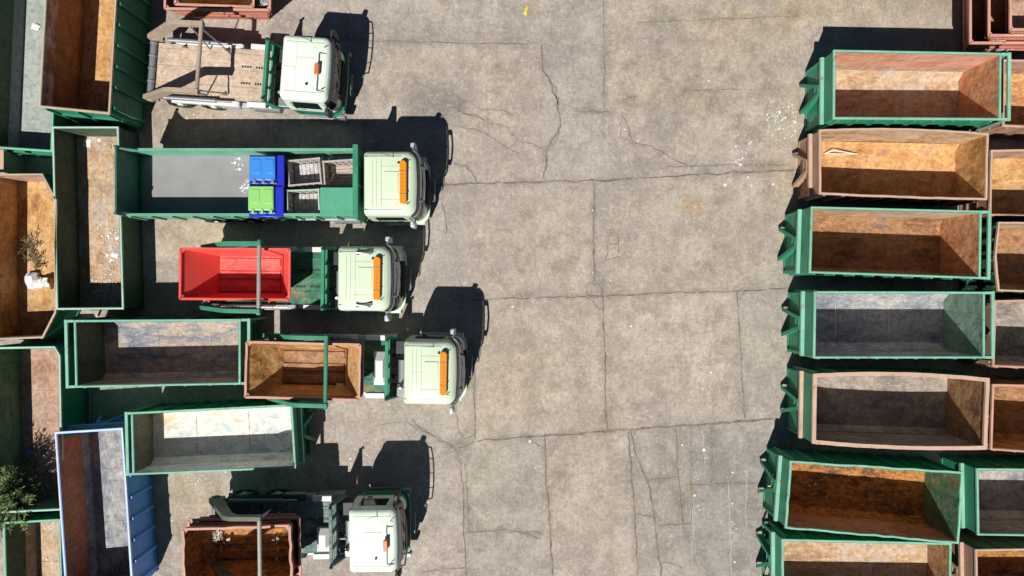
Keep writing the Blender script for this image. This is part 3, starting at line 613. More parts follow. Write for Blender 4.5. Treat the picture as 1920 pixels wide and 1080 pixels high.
C('roll_off_container', 'green container with streaked blue steel floor left of the furthest out lorry', 'container', [(139, 601), (450, 599), (450, 720), (142, 726)], 2.05, 'green_b', 'in_tansteel', 'green_rail', 'in_tansteel', ends={3: 'door', 1: 'door'}, inner={3: 'in_dgreen', 0: 'in_tan'}, ribs=.9)
C('roll_off_container', 'slightly turned green container with bright scoured white floor above the lowest truck', 'container', [(246, 774), (547, 759), (554, 877), (249, 890)], 2.05, 'green_b', 'in_bright', 'green_rail', 'in_bright', ends={3: 'door', 1: 'hook'}, inner={3: 'in_olive'}, ribs=.9, zf=.6, seam='in_tan', dg=.14)
C('roll_off_container', 'blue ribbed container with white rim and red painted inner side in the lower left', 'container', [(103, 811), (229, 803), (249, 1108), (124, 1120)], 1.9, 'blue', 'in_redgrey', 'blue_rail', 'in_steel', ribs=.74, inner={1: 'in_white', 3: 'in_red_wall'}, ends={0: 'hook'}, ribd=.11, chamfer=.22)

# ------------------------------------------------------------------ skips
def skip(name, label, loc, rz, L, Wd, l2, w2, h, out, inn, rail, floor=None, shift=0.0, ribs=3, group=None, z0=0.0, parent=None, jit=0.0, cat='skip', tilt=None):
    root = thing(name, label, cat, loc, rz, group)
    if tilt: root.rotation_euler = (tilt[0], tilt[1], rz)
    rn = random.Random(len(label))
    def J(v): return v+rn.uniform(-jit, jit)
    top = [(-L/2, -Wd/2), (L/2, -Wd/2), (L/2, Wd/2), (-L/2, Wd/2)]
    bot = [(-l2/2+shift, -w2/2), (l2/2+shift, -w2/2), (l2/2+shift, w2/2), (-l2/2+shift, w2/2)]
    NS = 8; names = ['side_wall', 'end_wall', 'side_wall', 'end_wall']; jj = {}
    def pt(i, u, lv, inset):
        a, b = (top, bot); k = (i+1) % 4
        def ins(q, d):
            return (q[0]-math.copysign(d, q[0]-(shift if q in bot else 0)), q[1]-math.copysign(d, q[1]))
        t0, t1, b0, b1 = ins(top[i], inset), ins(top[k], inset), ins(bot[i], inset), ins(bot[k], inset)
        x = (b0[0]+(b1[0]-b0[0])*u)*(1-lv)+(t0[0]+(t1[0]-t0[0])*u)*lv
        y = (b0[1]+(b1[1]-b0[1])*u)*(1-lv)+(t0[1]+(t1[1]-t0[1])*u)*lv
        key = (i, round(u, 3), round(lv, 2))
        if jit and 0 < u < 1:
            if key not in jj: jj[key] = rn.uniform(-jit, jit)*(1 if lv > .9 else 1.2)
            nx_ = [(0, -1), (1, 0), (0, 1), (-1, 0)][i]; x += nx_[0]*jj[key]; y += nx_[1]*jj[key]
        return Vector((x, y, z0+.03+(h-.03)*lv))
    for i in range(4):
        b = MB(); lv = [0, .33, .66, 1] if jit else [0, 1]
        for m_, ins_ in ((0, 0), (1, .035)):
            vs = []; K = NS+1
            for l_ in lv: vs += [pt(i, u/NS, l_, ins_) for u in range(K)]
            fs = [(r*K+u, r*K+u+1, (r+1)*K+u+1, (r+1)*K+u) for r in range(len(lv)-1) for u in range(NS)]
            if m_: fs = [f[::-1] for f in fs]
            b.add(vs, fs, m_)
        K = NS+1; nL = len(lv)*K; base = 0
        for u in range(NS):
            r = (len(lv)-1)*K; b.f.append((r+u, r+u+1, nL+r+u+1, nL+r+u)); b.mi.append(0)
        # pressed outer ribs
        outv = Vector([(0, -1, 0), (1, 0, 0), (0, 1, 0), (-1, 0, 0)][i])
        for l_ in ((.45, .72) if i % 2 == 0 else (.5,)):
            p0, p1 = pt(i, .02, l_, 0), pt(i, .98, l_, 0)
            b.bar(p0+outv*.03, p1+outv*.03, .07, .1, 0)
        nm = b.build(names[i], [out, inn], root)
    b = MB(); f = [Vector((x-math.copysign(.03, x-shift), y-math.copysign(.03, y), z0)) for x, y in bot]
    b.prism(f, (0, 0, .05), 0)
    if ribs:
        for r in range(ribs):
            yy = -w2/2+w2*(r+.5)/ribs; hw = w2/ribs*.33
            b.prism([(-l2/2+shift+.04, yy-hw, z0+.052), (-l2/2+shift+.04, yy+hw, z0+.052), (-l2/2+shift+.04, yy+hw*.8, z0+.10), (-l2/2+shift+.04, yy-hw*.8, z0+.10)], (l2-.08, 0, 0), 0)
    b.build('floor', floor or inn, root)
    b = MB(); zr = z0+h; rw = .045
    for i in range(4):
        prev = None
        for u in range(NS):
            p, q = pt(i, u/NS, 1, .017), pt(i, (u+1)/NS, 1, .017)
            b.bar(p+Vector((0, 0, .03)), q+Vector((0, 0, .03)), .085, .06)
    for sx in (-1, 1):
        for sy in (-1, 1):
            x, y = sx*(L/2-.03), sy*(Wd/2-.03)
            b.prism([(x, y, zr-.004), (x-sx*.2, y, zr-.004), (x, y-sy*.2, zr-.004)], (0, 0, .012))
    b.build('top_rail', rail, root)
    b = MB()
    for sx in (-.28, .28):
        for sy in (-1, 1):
            yy = sy*(Wd/2*.72+w2/2*.28); b.cut(); b.tube([(sx*L, yy, z0+h*.72), (sx*L, yy+sy*.17, z0+h*.72)], .045, 8)
    b.pieces('lifting_lug', out, root)
    return root

# ------------------------------------------------------------------ lorry cab (rings lofted in z)
def ring(sec, m=6, k=6):
    z, x0, x1, hw, rf, rr = sec; P_ = []
    def lin(a, b): 
        for i in range(m): P_.append((a[0]+(b[0]-a[0])*i/m, a[1]+(b[1]-a[1])*i/m))
    def arc(c, r, a0):
        for i in range(k): 
            t = a0+i*(math.pi/2)/k; P_.append((c[0]+r*math.cos(t), c[1]+r*math.sin(t)))
    bow = .06
    lin((x1, 0), (x1, hw-rf)); arc((x1-rf, hw-rf), rf, 0); lin((x1-rf, hw), (x0+rr, hw)); arc((x0+rr, hw-rr), rr, math.pi/2)
    lin((x0, hw-rr), (x0, -hw+rr)); arc((x0+rr, -hw+rr), rr, math.pi); lin((x0+rr, -hw), (x1-rf, -hw)); arc((x1-rf, -hw+rf), rf, -math.pi/2); lin((x1, -hw+rf), (x1, 0))
    out = []
    for x, y in P_:   # slight bow of the front
        f = max(0, (x-(x1-.5))/.5); out.append((x-bow*f*(y/hw)**2, y, z))
    return out
def lerp_sec(S, z):
    for a, b in zip(S, S[1:]):
        if a[0] <= z <= b[0]:
            t = (z-a[0])/(b[0]-a[0]); return tuple(p+(q-p)*t for p, q in zip(a, b))
    return S[-1] if z > S[-1][0] else S[0]
def patch(S, i0, i1, z0, z1, off, zn=4):
    """closed thin panel following the cab skin"""
    b = MB(); rows = []; rows2 = []
    for r in range(zn+1):
        z = z0+(z1-z0)*r/zn; rg = ring(lerp_sec(S, z)); N = len(rg); a = []; c = []
        for i in range(i0, i1+1):
            p = Vector(rg[i % N]); d = Vector(rg[(i+1) % N])-Vector(rg[(i-1) % N]); nn = Vector((d.y, -d.x, 0)).normalized()
            a.append(p+nn*off); c.append(p-nn*.01)
        rows.append(a); rows2.append(c)
    K = i1-i0+1
    vs = [p for q in rows for p in q]+[p for q in rows2 for p in q]; o = (zn+1)*K
    fs = [(r*K+u, r*K+u+1, (r+1)*K+u+1, (r+1)*K+u) for r in range(zn) for u in range(K-1)]
    for u in range(K-1): fs += [(u, o+u, o+u+1, u+1), (zn*K+u, zn*K+u+1, o+zn*K+u+1, o+zn*K+u)]
    for r in range(zn): fs += [(r*K, (r+1)*K, o+(r+1)*K, o+r*K), (r*K+K-1, o+r*K+K-1, o+(r+1)*K+K-1, (r+1)*K+K-1)]
    b.add(vs, fs); return b

def wheel(parent, x, y, side, r=.51, wd=.3, rim='cream', dual=False):
    b = MB(); pr = [(r*.6, -.5), (r*.93, -.5), (r, -.38), (r, .38), (r*.93, .5), (r*.6, .5)]
    n = 28; vs = []; fs = []; k = len(pr)
    for j in range(n):
        t = j*2*math.pi/n
        for rr, w_ in pr: vs.append((x+rr*math.cos(t), y+w_*wd, .51+rr*math.sin(t)))
    for j in range(n):
        for q in range(k): fs.append((j*k+q, j*k+(q+1) % k, ((j+1) % n)*k+(q+1) % k, ((j+1) % n)*k+q))
    b.add(vs, fs); ty = b.build('tyre', 'rubber', parent, 0, True)
    b = MB(); b.disc((x, y+side*wd*.28, .51), (0, side, 0), r*.6, r*.6, .05, 24); b.tube([(x, y+side*wd*.3, .51), (x, y+side*wd*.55, .51)], [.16, .11], 14)
    b.build('rim', rim, parent, .01)
    return ty

def cab(root, style):
    new = style == 'new'; pm = 'mint' if new else 'mint_old'
    if new:
        S = [(.38, .25, 2.06, 1.17, .34, .08), (.6, .1, 2.14, 1.24, .38, .08), (1.2, .02, 2.17, 1.26, .40, .08), (1.62, 0, 2.15, 1.26, .40, .08), (1.8, 0, 2.11, 1.25, .38, .08), (2.55, 0, 1.98, 1.21, .36, .1),
             (2.78, 0, 1.96, 1.19, .34, .12), (2.9, .02, 1.86, 1.14, .3, .12), (2.97, .07, 1.74, 1.06, .26, .12), (3.0, .14, 1.6, .96, .2, .1)]
    else:
        S = [(.38, .25, 1.88, 1.17, .30, .08), (.6, .1, 1.95, 1.24, .34, .08), (1.2, .02, 1.98, 1.26, .34, .08), (1.55, 0, 1.97, 1.26, .34, .08), (1.75, 0, 1.95, 1.25, .30, .08), (2.45, .05, 1.86, 1.20, .26, .12),
             (2.62, .03, 1.86, 1.2, .24, .14), (2.78, .05, 1.80, 1.16, .22, .14), (2.85, .10, 1.72, 1.08, .2, .14), (2.88, .2, 1.6, .98, .16, .1)]
    zt = S[-1][0]
    b = MB(); zz = []
    for a, c in zip(S, S[1:]): zz += [a[0]+(c[0]-a[0])*t/3 for t in range(3)]
    zz.append(zt); rows = [ring(lerp_sec(S, z)) for z in zz]; N = len(rows[0]); vs = [p for r in rows for p in r]; 
    fl = []; fu = []
    for r in range(len(rows)-1):
        for i in range(N):
            q = (r*N+i, r*N+(i+1) % N, (r+1)*N+(i+1) % N, (r+1)*N+i)
            (fl if (zz[r] < (1.3 if not new else .36)) else fu).append(q)
    fu.append(tuple((len(rows)-1)*N+i for i in range(N))); fl.append(tuple(range(N-1, -1, -1)))
    b.add(vs, fu, 0); b.f += fl; b.mi += [1]*len(fl)
    body = b.build('cab_body', [pm, 'green'], root, 0, True)
    z0, z1 = (1.8, 2.6) if new else (1.72, 2.5)
    patch(S, -11, 11, z0, z1, .012).build('windscreen', 'glass', root, 0, True)
    for a, c in ((13, 17), (37, 41)):
        patch(S, a, c, 1.72, 2.42, .01).build('side_window', 'glass', root, 0, True)
    patch(S, -10, 10, z1+.02, z1+.1, .07 if new else .1, 2).build('sun_visor', 'black', root, 0, True)
    # grille, bumper, lamps
    g = patch(S, -5, 5, .95, 1.66, .02); 
    for i in range(5):
        z = 1.03+i*.13; xx = lerp_sec(S, z)[2]; g.box(xx-.01, xx+.05, -.72, .72, z, z+.04)
    g.build('grille', 'black', root)
    if new:
        patch(S, -7, 7, .42, .9, .06, 3).build('front_bumper', 'black', root, 0, True)
        for a, c in ((4, 13), (-13, -4)): patch(S, a, c, .42, .93, .09, 3).build('bumper_corner', 'mint', root, 0, True)
    else: patch(S, -12, 12, .42, .93, .08, 3).build('front_bumper', 'green', root, 0, True)
    for a, c in ((7, 10), (-10, -7)): patch(S, a, c, .62, .84, .105, 2).build('headlight', 'silver', root, 0, True)
    b = MB(); xx = lerp_sec(S, 1.75)[2]
    for y in (-.75, -.1, .5): b.cut(); b.bar((xx+.05, y, z0+.02), (xx-.03, y+.55, z0+.32), .025, .02)
    b.pieces('wiper', 'black', root)
    xf = lerp_sec(S, .7)[2]+.1
    b = MB(); b.tube([(xf+.03, -.42, .75), (xf+.17, -.4, .8), (xf+.17, .4, .8), (xf+.03, .42, .75)], .02, 6); b.tube([(xf+.17, -.4, .8), (xf+.17, -.4, 1.0), (xf+.17, .4, 1.0), (xf+.17, .4, .8)], .015, 6)
    b.build('step_hoop', 'steelgrey', root, 0, True)
    # mirrors
    for sy in (-1, 1):
        b = MB(); x = 1.72
        b.tube([(x, sy*1.18, 2.62), (x+.1, sy*1.42, 2.6), (x+.08, sy*1.5, 2.45)], .025, 8); b.tube([(x, sy*1.22, 1.75), (x+.1, sy*1.42, 1.72), (x+.08, sy*1.5, 1.85)], .02, 8)
        arm = b.build('mirror_arm', 'black' if not new else 'steelgrey', root, 0, True)
        b = MB(); b.box(x-.05, x+.13, sy*1.36, sy*1.6, 1.85, 2.5); b.build('mirror_housing', 'silver' if new else 'dark', root, .05, True, seg=3)
    if new:   # chrome roof bar curving round the brow, driving lamps
        rg = ring(lerp_sec(S, 2.66)); N = len(rg); pth = []
        for i in range(-10, 11):
            p = Vector(rg[i % N]); d = Vector(rg[(i+1) % N])-Vector(rg[(i-1) % N]); pth.append(p+Vector((d.y, -d.x, 0)).normalized()*.12)
        b = MB(); b.tube(pth, .035, 8); b.tube([(2.05, -.66, 2.72), (2.2, -.6, 2.76), (2.24, 0, 2.78), (2.2, .6, 2.76), (2.05, .66, 2.72)], .04, 8)
        for y in (-.8, -.35, .05, .35, .8): b.tube([(1.95, y, 2.6), (2.1, y*1.02, 2.66)], .02, 6)
        for z_, o_ in ((2.35, .03), (2.0, .03)):
            rr_ = ring(lerp_sec(S, z_)); b.tube([Vector(rr_[i % N])+Vector((.03, 0, 0)) for i in range(-8, 9)], .014, 5)
        b.build('lamp_bar', 'chrome', root, 0, True)
        for y in (-.62, .62):
            b = MB(); b.tube([(2.08, y, 2.70), (2.2, y, 2.70)], [.09, .11], 14); b.build('driving_lamp', 'dark', root, .01, True)
    if not new:   # tubular visor frame standing off the brow
        b = MB(); b.tube([(1.8, -1.1, 2.5), (2.06, -1.02, 2.5), (2.13, -.5, 2.5), (2.15, .1, 2.5), (2.13, .6, 2.5), (2.06, 1.05, 2.5), (1.8, 1.12, 2.5)], .03, 8)
        for y in (-.6, 0, .6): b.tube([(1.8, y, 2.5), (2.14, y, 2.5)], .018, 6)
        b.build('visor_frame', 'black', root, 0, True)
    b = MB()
    for y in (-.78, .78): b.cut(); b.tube([(1.62, y, zt-.03), (1.62, y, zt+.05), (1.7, y, zt+.09)], .018, 6)
    b.pieces('marker_lamp', 'dark', root)
    b = MB()
    for x, y in ((.35, .7), (.35, -.7), (1.28, .75), (1.28, -.75)): b.cut(); b.disc((x, y, zt-.01 if abs(y) < .8 else zt-.03), (0, 0, 1), .016, .016, .03, 8)
    b.pieces('bolt', 'dark', root)
    b = MB(); b.tube([(1.15, .95, zt-.06), (1.1, .97, zt+.05), (.75, 1.0, zt+.55)], [.02, .012, .004], 6); b.build('aerial', 'black', root)
    # roof: raised hatch, side grooves, seams
    b = MB()
    if new:
        b.box(.78, 1.3, -.42, .42, zt-.02, zt+.03); b.build('roof_hatch', pm, root, .03, True, seg=3)
        b = MB()
        for y in (-.98, .98): b.cut(); b.box(.06, 1.42, y-.02, y+.02, zt-.045, zt-.004)
        b.pieces('roof_gutter', 'steelgrey', root)
        b = MB()
        for x in (.33, .48, .66): b.box(x, x+.022, -.88, .88, zt-.01, zt+.008)
        b.box(.33, .66, -.005, .005, zt-.01, zt+.007)
        b.box(.66, 1.4, -.62, -.6, zt-.01, zt+.008); b.box(.66, 1.4, .6, .62, zt-.01, zt+.008)
        b.build('roof_ridge', 'seam', root)
        b = MB(); b.box(1.28, 1.36, .70, .78, zt, zt+.05); b.build('cable_gland', 'dark', root, .01)
    else:
        b.box(.62, 1.28, -.36, .36, zt-.02, zt+.02); b.build('roof_hatch', pm, root, .03, True, seg=3)
        b = MB()
        for y in (-.92, .92): b.box(.2, 1.6, y-.018, y+.018, zt-.03, zt+.008)
        b.box(.15, .62, -.02, .0, zt-.01, zt+.008); b.box(.6, .615, -.93, .93, zt-.01, zt+.006); b.build('roof_ridge', 'seam', root)
        b = MB(); b.disc((1.05, -.62, zt+.02), (0, 0, 1), .055, .05, .05, 14); b.build('roof_vent', 'dark', root)
    # side steps, mudguard, door seams
    for sy in (-1, 1):
        b = MB(); y = sy*1.262
        for x in (.35, 1.62): b.box(x, x+.02, y-.008, y+.012, .75, 2.5)
        b.box(.37, 1.62, y-.008, y+.010, 1.0, 1.02)
        b.box(.5, .7, y-.005, y+.035, 1.55, 1.6); b.build('door_trim', 'dark', root)
        b = MB(); b.box(.35, 1.5, sy*1.18, sy*1.33, .42, .5); b.cut(); b.box(1.72, 2.05, sy*1.2, sy*1.34, .5, .9); b.pieces('cab_step', 'silver' if new else 'steelgrey', root, .01)
        wheel(root, 1.15, sy*1.05, sy, rim='cream')
    return zt

def lightbar(root, zt, x=1.5, L=1.62):
    b = MB(); pts = []
    for i in range(18):
        t = i*2*math.pi/18; cy = (L/2-.13)*(1 if math.sin(t) >= 0 else -1); pts.append((x+.13*math.cos(t), cy+.13*math.sin(t), zt+.05))
    b.prism(pts, (0, 0, .14)); lb = b.build('light_bar', 'amber', root, .03, True, seg=3)
    b = MB()
    for y in (-.42, .42): b.box(x-.135, x+.135, y-.012, y+.012, zt+.06, zt+.195)
    b.box(x-.09, x+.09, -.6, .6, zt-.03, zt+.05)
    for y in (-.28, -.14, 0, .14, .28): b.box(x-.1, x+.1, y-.004, y+.004, zt+.1, zt+.1925)
    b.box(x-.004, x+.004, -.4, .4, zt+.1, zt+.193)
    b.build('divider', 'arm_olive', lb)

def chassis(root, x0, x1, beds, rear=(-4.7, -3.35), rim='cream'):
    b = MB()
    for y in (-.43, .43): b.box(x0, x1, y-.05, y+.05, .68, .95)
    x = x0
    while x < x1: b.box(x, x+.1, -.378, .378, .74, .9); x += 1.1
    b.build('chassis_frame', 'dark', root)
    for xx in rear:
        for sy in (-1, 1): wheel(root, xx, sy*1.0, sy, wd=.42, rim=rim)
    b = MB()
    for sy in (-1, 1):
        b.cut(); b.tube([(-1.6, sy*1.0, .7), (-.55, sy*1.0, .7)], .3, 16)
    b.pieces('fuel_tank', 'steelgrey', root, .02, True)
    b = MB()
    b.tube([(-.28, .3, 1.25), (-.28, -.6, 1.25)], .17, 14); b.tube([(-.28, -.6, 1.2), (-.28, -.75, 1.9)], .07, 10); b.build('exhaust', 'steelgrey', root, .015, True)
    b = MB(); b.box(-.52, -.08, .55, 1.05, .9, 1.5); b.build('air_intake', 'dark', root, .02)
    b = MB(); b.box(-.5, -.1, -1.15, -.8, .9, 1.3); b.build('battery_box', 'steelgrey', root, .02)
    b = MB()
    for y in (-.2, 0, .2, .4): b.cut(); b.tube([(-.62, y, 1.5), (-.4, y+.05, 1.2), (-.02, y, 1.4)], .018, 6)
    b.pieces('hose', 'black', root, 0, True)

def chain(parent, a, b_, step=.075, r=.014):
    b = MB(); a = Vector(a); c = Vector(b_); n = int((c-a).length/step); d = (c-a).normalized()
    s1 = d.cross(Vector((0, 0, 1))).normalized(); s2 = s1.cross(d)
    for i in range(n):
        p = a.lerp(c, (i+.5)/n); p.z -= .08*math.sin(math.pi*(i+.5)/n)
        s_ = s1 if i % 2 else s2; h = step*.62; w_ = .028
        q = [p-d*h-s_*w_*.3, p-d*h*.6+s_*w_, p+d*h*.6+s_*w_, p+d*h, p+d*h*.6-s_*w_, p-d*h*.6-s_*w_]; 
        b.tube(q+[q[0]], r, 4)
    return b.build('chain', 'steelgrey', parent)

def skip_lorry(label, loc, rz, style, arm, bar, bed, hb, guard, armx=-2.85, loaded=None, beacon='bar', rear_x=-5.75, headh=2.25, fold=0, ah=3.08):
    root = thing('skip_lorry', label, 'truck', loc, rz, 'skip lorries parked nose to the yard')
    zt = cab(root, style); chassis(root, rear_x+.2, 1.6, None)
    zb = 1.2; x0 = rear_x+.35
    # bed
    b = MB(); b.box(x0, -.75, -1.02, 1.02, zb-.1, zb)
    for y in (-.66, 0, .66): b.box(x0+.02, -.8, y-.16, y+.16, zb+.001, zb+.022)
    for xx in (x0+1.5, x0+3.3): b.box(xx, xx+.02, -1.0, 1.0, zb+.0005, zb+.009)
    for y in (-.25, .25):
        for gx in (-2.05, -1.5):
            for q_ in range(4): b.box(gx+q_*.1, gx+q_*.1+.055, y*1.3-.035, y*1.3+.035, zb+.001, zb+.0255, 1)
    for y in (-.85, .82): b.box(x0+1.6, x0+1.7, y-.14, y+.14, zb+.001, zb+.026, 1)
    bd = b.build('bed', [bed, 'black'], root)
    b = MB()
    for y in (-.6, .6):
        for xx in (x0+.9, x0+2.6): b.cut(); b.prism([(xx, y*1.45, zb), (xx+.25, y*1.45, zb), (xx+.15, y*1.45, zb+.22)], (0, .06, 0))
    b.pieces('skip_stop', arm, bd)
    b = MB(); b.tube([(rear_x+.15, -1.0, zb-.05), (rear_x+.15, 1.0, zb-.05)], .14, 14)
    for y in (-1.0, -.5, 0, .5, 1.0): b.tube([(rear_x+.15, y-.03, zb-.05), (rear_x+.15, y+.03, zb-.05)], .17, 14)
    b.build('rear_roller', 'steelgrey', root, .01, True)
    # side guards and cylinders along the bed
    for sy in (-1, 1):
        b = MB(); pr = [(x0+.55, .95), (x0+.62, 1.13), (x0+.85, 1.2), (x0+3.1, 1.2), (x0+3.3, 1.1), (x0+3.32, .95)]
        b.prism([(x, sy*1.03, z) for x, z in pr], (0, sy*.22, 0)); b.build('mudguard', guard, root, .03, True)
        b = MB(); b.tube([(x0+.4, sy*1.13, zb+.12), (-2.9, sy*1.13, zb+.16)], .085, 12); cyl = b.build('lift_cylinder', 'steelgrey', root, .01, True)
        b = MB(); b.tube([(-2.9, sy*1.13, zb+.16), (-2.3, sy*1.13, zb+.17)], .045, 10); b.build('piston', 'chrome', cyl, 0, True)
        b = MB(); b.box(-1.75, -1.0, sy*1.04, sy*1.24, zb-.15, zb+.06); b.build('locker', 'white', root, .012)
        b = MB(); b.box(-3.0, -2.2, sy*1.05, sy*1.22, .5, .85); b.cut(); b.box(-2.15, -1.75, sy*1.02, sy*1.2, .6, .9); b.pieces('side_guard', 'silver', root, .01)
        # lifting arm: cranked plate box
        y0, y1 = sy*1.10, sy*1.26
        prof = [(rear_x-.02, zb-.15), (rear_x+.0, zb+.25), (rear_x+1.55, ah-.08), (rear_x+1.8, ah+.04), (armx+.08, ah+.12), (armx+.08, ah-.13), (rear_x+1.95, ah-.23), (rear_x+1.8, ah-.36), (rear_x+.6, zb+.25), (rear_x+.5, zb-.15)]
        b = MB(); N = len(prof); lean = .06*sy
        A_ = [Vector((x, y0+lean*(z-1.2)/1.8, z)) for x, z in prof]; B_ = [Vector((x, y1+lean*(z-1.2)/1.8, z)) for x, z in prof]
        half = [(0, 1, 8, 9), (1, 2, 7, 8), (2, 3, 6, 7), (3, 4, 5, 6)]
        fs = []
        for q in half: fs.append(q); fs.append(tuple(N+x for x in q[::-1]))
        for i in range(N): j = (i+1) % N; fs.append((i, j, N+j, N+i))
        b.add(A_+B_, fs)
        b.tube([(rear_x+.22, y0-sy*.03, zb+.02), (rear_x+.22, y1+sy*.04, zb+.02)], .13, 14)
        ar = b.build('lift_arm', arm, root, .012)
        b = MB(); b.tube([(x0+.1, sy*1.0, .9), (x0+.1, sy*1.0, .25)], .09, 10); b.box(x0-.05, x0+.25, sy*.88, sy*1.12, .2, .26); b.build('stabiliser_leg', arm, root)
        ends = [(-3.35, sy*.9, zb+.05), (-2.5, sy*.78, zb+.05)] if not loaded else [(loaded[0]+.0, sy*loaded[2], loaded[3]), (loaded[1], sy*loaded[2], loaded[3])]
        for q, (cx_, off_) in enumerate(zip(ends, (0, .12))):
            chain(root, (armx-.45+off_*3, sy*1.16, ah-.1), cx_)
    b = MB(); b.tube([(armx, -1.38, ah), (armx, 1.38, ah)], .075, 14); b.build('cross_bar', bar, root, .01, True)
    # headboard
    b = MB(); z1 = headh
    b.box(-.84, -.72, -1.22, 1.22, z1-.1, z1)
    for y in (-1.2, -.6, 0, .52, 1.12): b.box(-.82, -.74, y, y+.08, zb-.2, z1-.1)
    for z in (1.5, 1.85): b.box(-.815, -.745, -1.12, 1.12, z, z+.05)
    for y in (-1.2, 1.12): b.prism([(-.74, y, z1-.1), (-.74, y, zb-.2), (-.38, y, zb-.2)], (0, .06, 0))
    b.box(-.8, -.76, -1.12, 1.12, zb-.1, 1.48)
    b.build('headboard', hb, root, .008)
    b = MB()
    for y in (-1.12, 1.12): b.cut(); b.tube([(-.78, y, z1), (-.78, y, z1+.14)], .035, 10); b.tube([(-.78, y, z1+.14), (-.7, y, z1+.16)], .05, 10)
    b.pieces('work_lamp', 'dark', root, 0, True)
    for sy in (-1, 1):
        b = MB(); b.box(rear_x+.02, rear_x+.08, sy*.6, sy*1.0, .75, .95); b.build('tail_lamp', 'red_lens', root, .01)
    if beacon == 'bar': lightbar(root, zt)
    else:
        b = MB(); b.tube([(1.45, -.85, zt+.06), (1.45, .55, zt+.06)], .018, 6)
        for y in (-.85, .55): b.tube([(1.45, y, zt+.06), (1.7, y, zt-.02)], .016, 6)
        b.build('beacon_rail', 'steelgrey', root)
        b = MB(); b.box(1.36, 1.52, -.3, .12, zt+.08, zt+.24); b.build('beacon', 'amber_old', root, .03, True, seg=3)
    if style == 'new' and fold:
        for y in (-.98, .95):
            b = MB(); b.tube([(.75, y, zt+.08), (1.05, y, zt+.08), (1.28, y, zt+.1)], [.03, .035, .085], 12); b.box(.72, .8, y-.09, y+.09, zt-.03, zt+.05); b.box(1.18, 1.24, y-.09, y+.09, zt-.03, zt+.05)
            b.build('air_horn', 'chrome', root, 0, True)
    return root

skip_lorry('old pale mint skip lorry with an empty tan bed and small orange beacon', (-8.62, 8.26, 0), R(-4.2), 'old', 'arm_tan', 'arm_tan', 'bed_tan', 'armgreen', 'white', armx=-2.9, beacon='box', headh=2.2)
skip_lorry('mint skip lorry with amber light bar, chrome horns and a red skip on its back', (-6.46, .36, 0), R(-.6), 'new', 'armgreen', 'crossbar', 'bed_green', 'green_b', 'silver', armx=-2.85, loaded=(-4.9, -3.0, 1.02, 2.3), fold=1, headh=2.1)
skip_lorry('mint skip lorry with a brown rusty skip, its nose furthest into the yard', (-4.02, -3.12, 0), R(-.8), 'new', 'armgreen', 'armgreen', 'bed_green', 'green_b', 'silver', armx=-2.83, loaded=(-4.9, -3.0, 1.04, 2.3), headh=2.1)
skip_lorry('old mint skip lorry with battered burnt skip, lowest in the picture', (-6.1, -9.42, 0), R(.8), 'old', 'arm_olive', 'crossbar', 'bed_teal', 'bed_teal', 'dark', armx=-2.87, loaded=(-4.9, -3.0, 1.1, 2.4), beacon='box', headh=2.3, ah=3.95)
# the skips they carry: loc, size from rim pixels
def rim(px0, py0, px1, py1, z):
    a = P(px0, py0, z); c = P(px1, py1, z); return ((a.x+c.x)/2, (a.y+c.y)/2), abs(c.x-a.x), abs(a.y-c.y)
(cx, cy), L, Wd = rim(338, 466, 544, 562, 2.62)
skip('skip', 'bright red empty skip riding on the mint lorry with chrome horns', (cx, cy, 1.235), R(-.5), L, Wd, 2.45, 1.5, 1.38, 'red', 'red', 'red', 'red_in', shift=.08, group='skips carried on the lorries')
(cx, cy), L, Wd = rim(466, 640, 681, 744, 2.5)
skip('skip', 'lower rusty skip peeking out under the brown one on the furthest out lorry', (cx, cy, 1.235), R(-.6), L, Wd, 2.7, 1.6, 1.26, 'rust_paint', 'in_brown', 'pink_rail', 'in_brown', group='skips carried on the lorries', jit=.01)
(cx, cy), L, Wd = rim(461, 643, 675, 748, 2.75)
skip('skip', 'brown rusty skip on the lorry whose nose sits furthest into the yard', (cx, cy, 1.36), R(-1.4), L, Wd, 2.45, 1.45, 1.38, 'rust_paint', 'in_orange', 'pink_rail', 'in_brown', shift=.05, group='skips carried on the lorries', jit=.012)
(cx, cy), L, Wd = rim(354, 972, 563, 1084, 2.65)
skip('skip', 'lower rusty skip with battered one nested in it on the lowest lorry', (cx, cy, 1.235), R(1), L, Wd, 2.7, 1.6, 1.4, 'salmon', 'in_brown', 'pink_rail', 'in_brown', group='skips carried on the lorries', jit=.02)
(cx, cy), L, Wd = rim(344, 988, 546, 1092, 3.2)
skip('skip', 'battered rusty skip with charred dirt inside on the lowest lorry', (cx, cy, 1.55), R(1.8), L, Wd, 3.3, 1.66, 1.62, 'salmon', 'in_mudrust', 'pink_rail', 'in_mudrust', shift=.05, group='skips carried on the lorries', jit=.028)
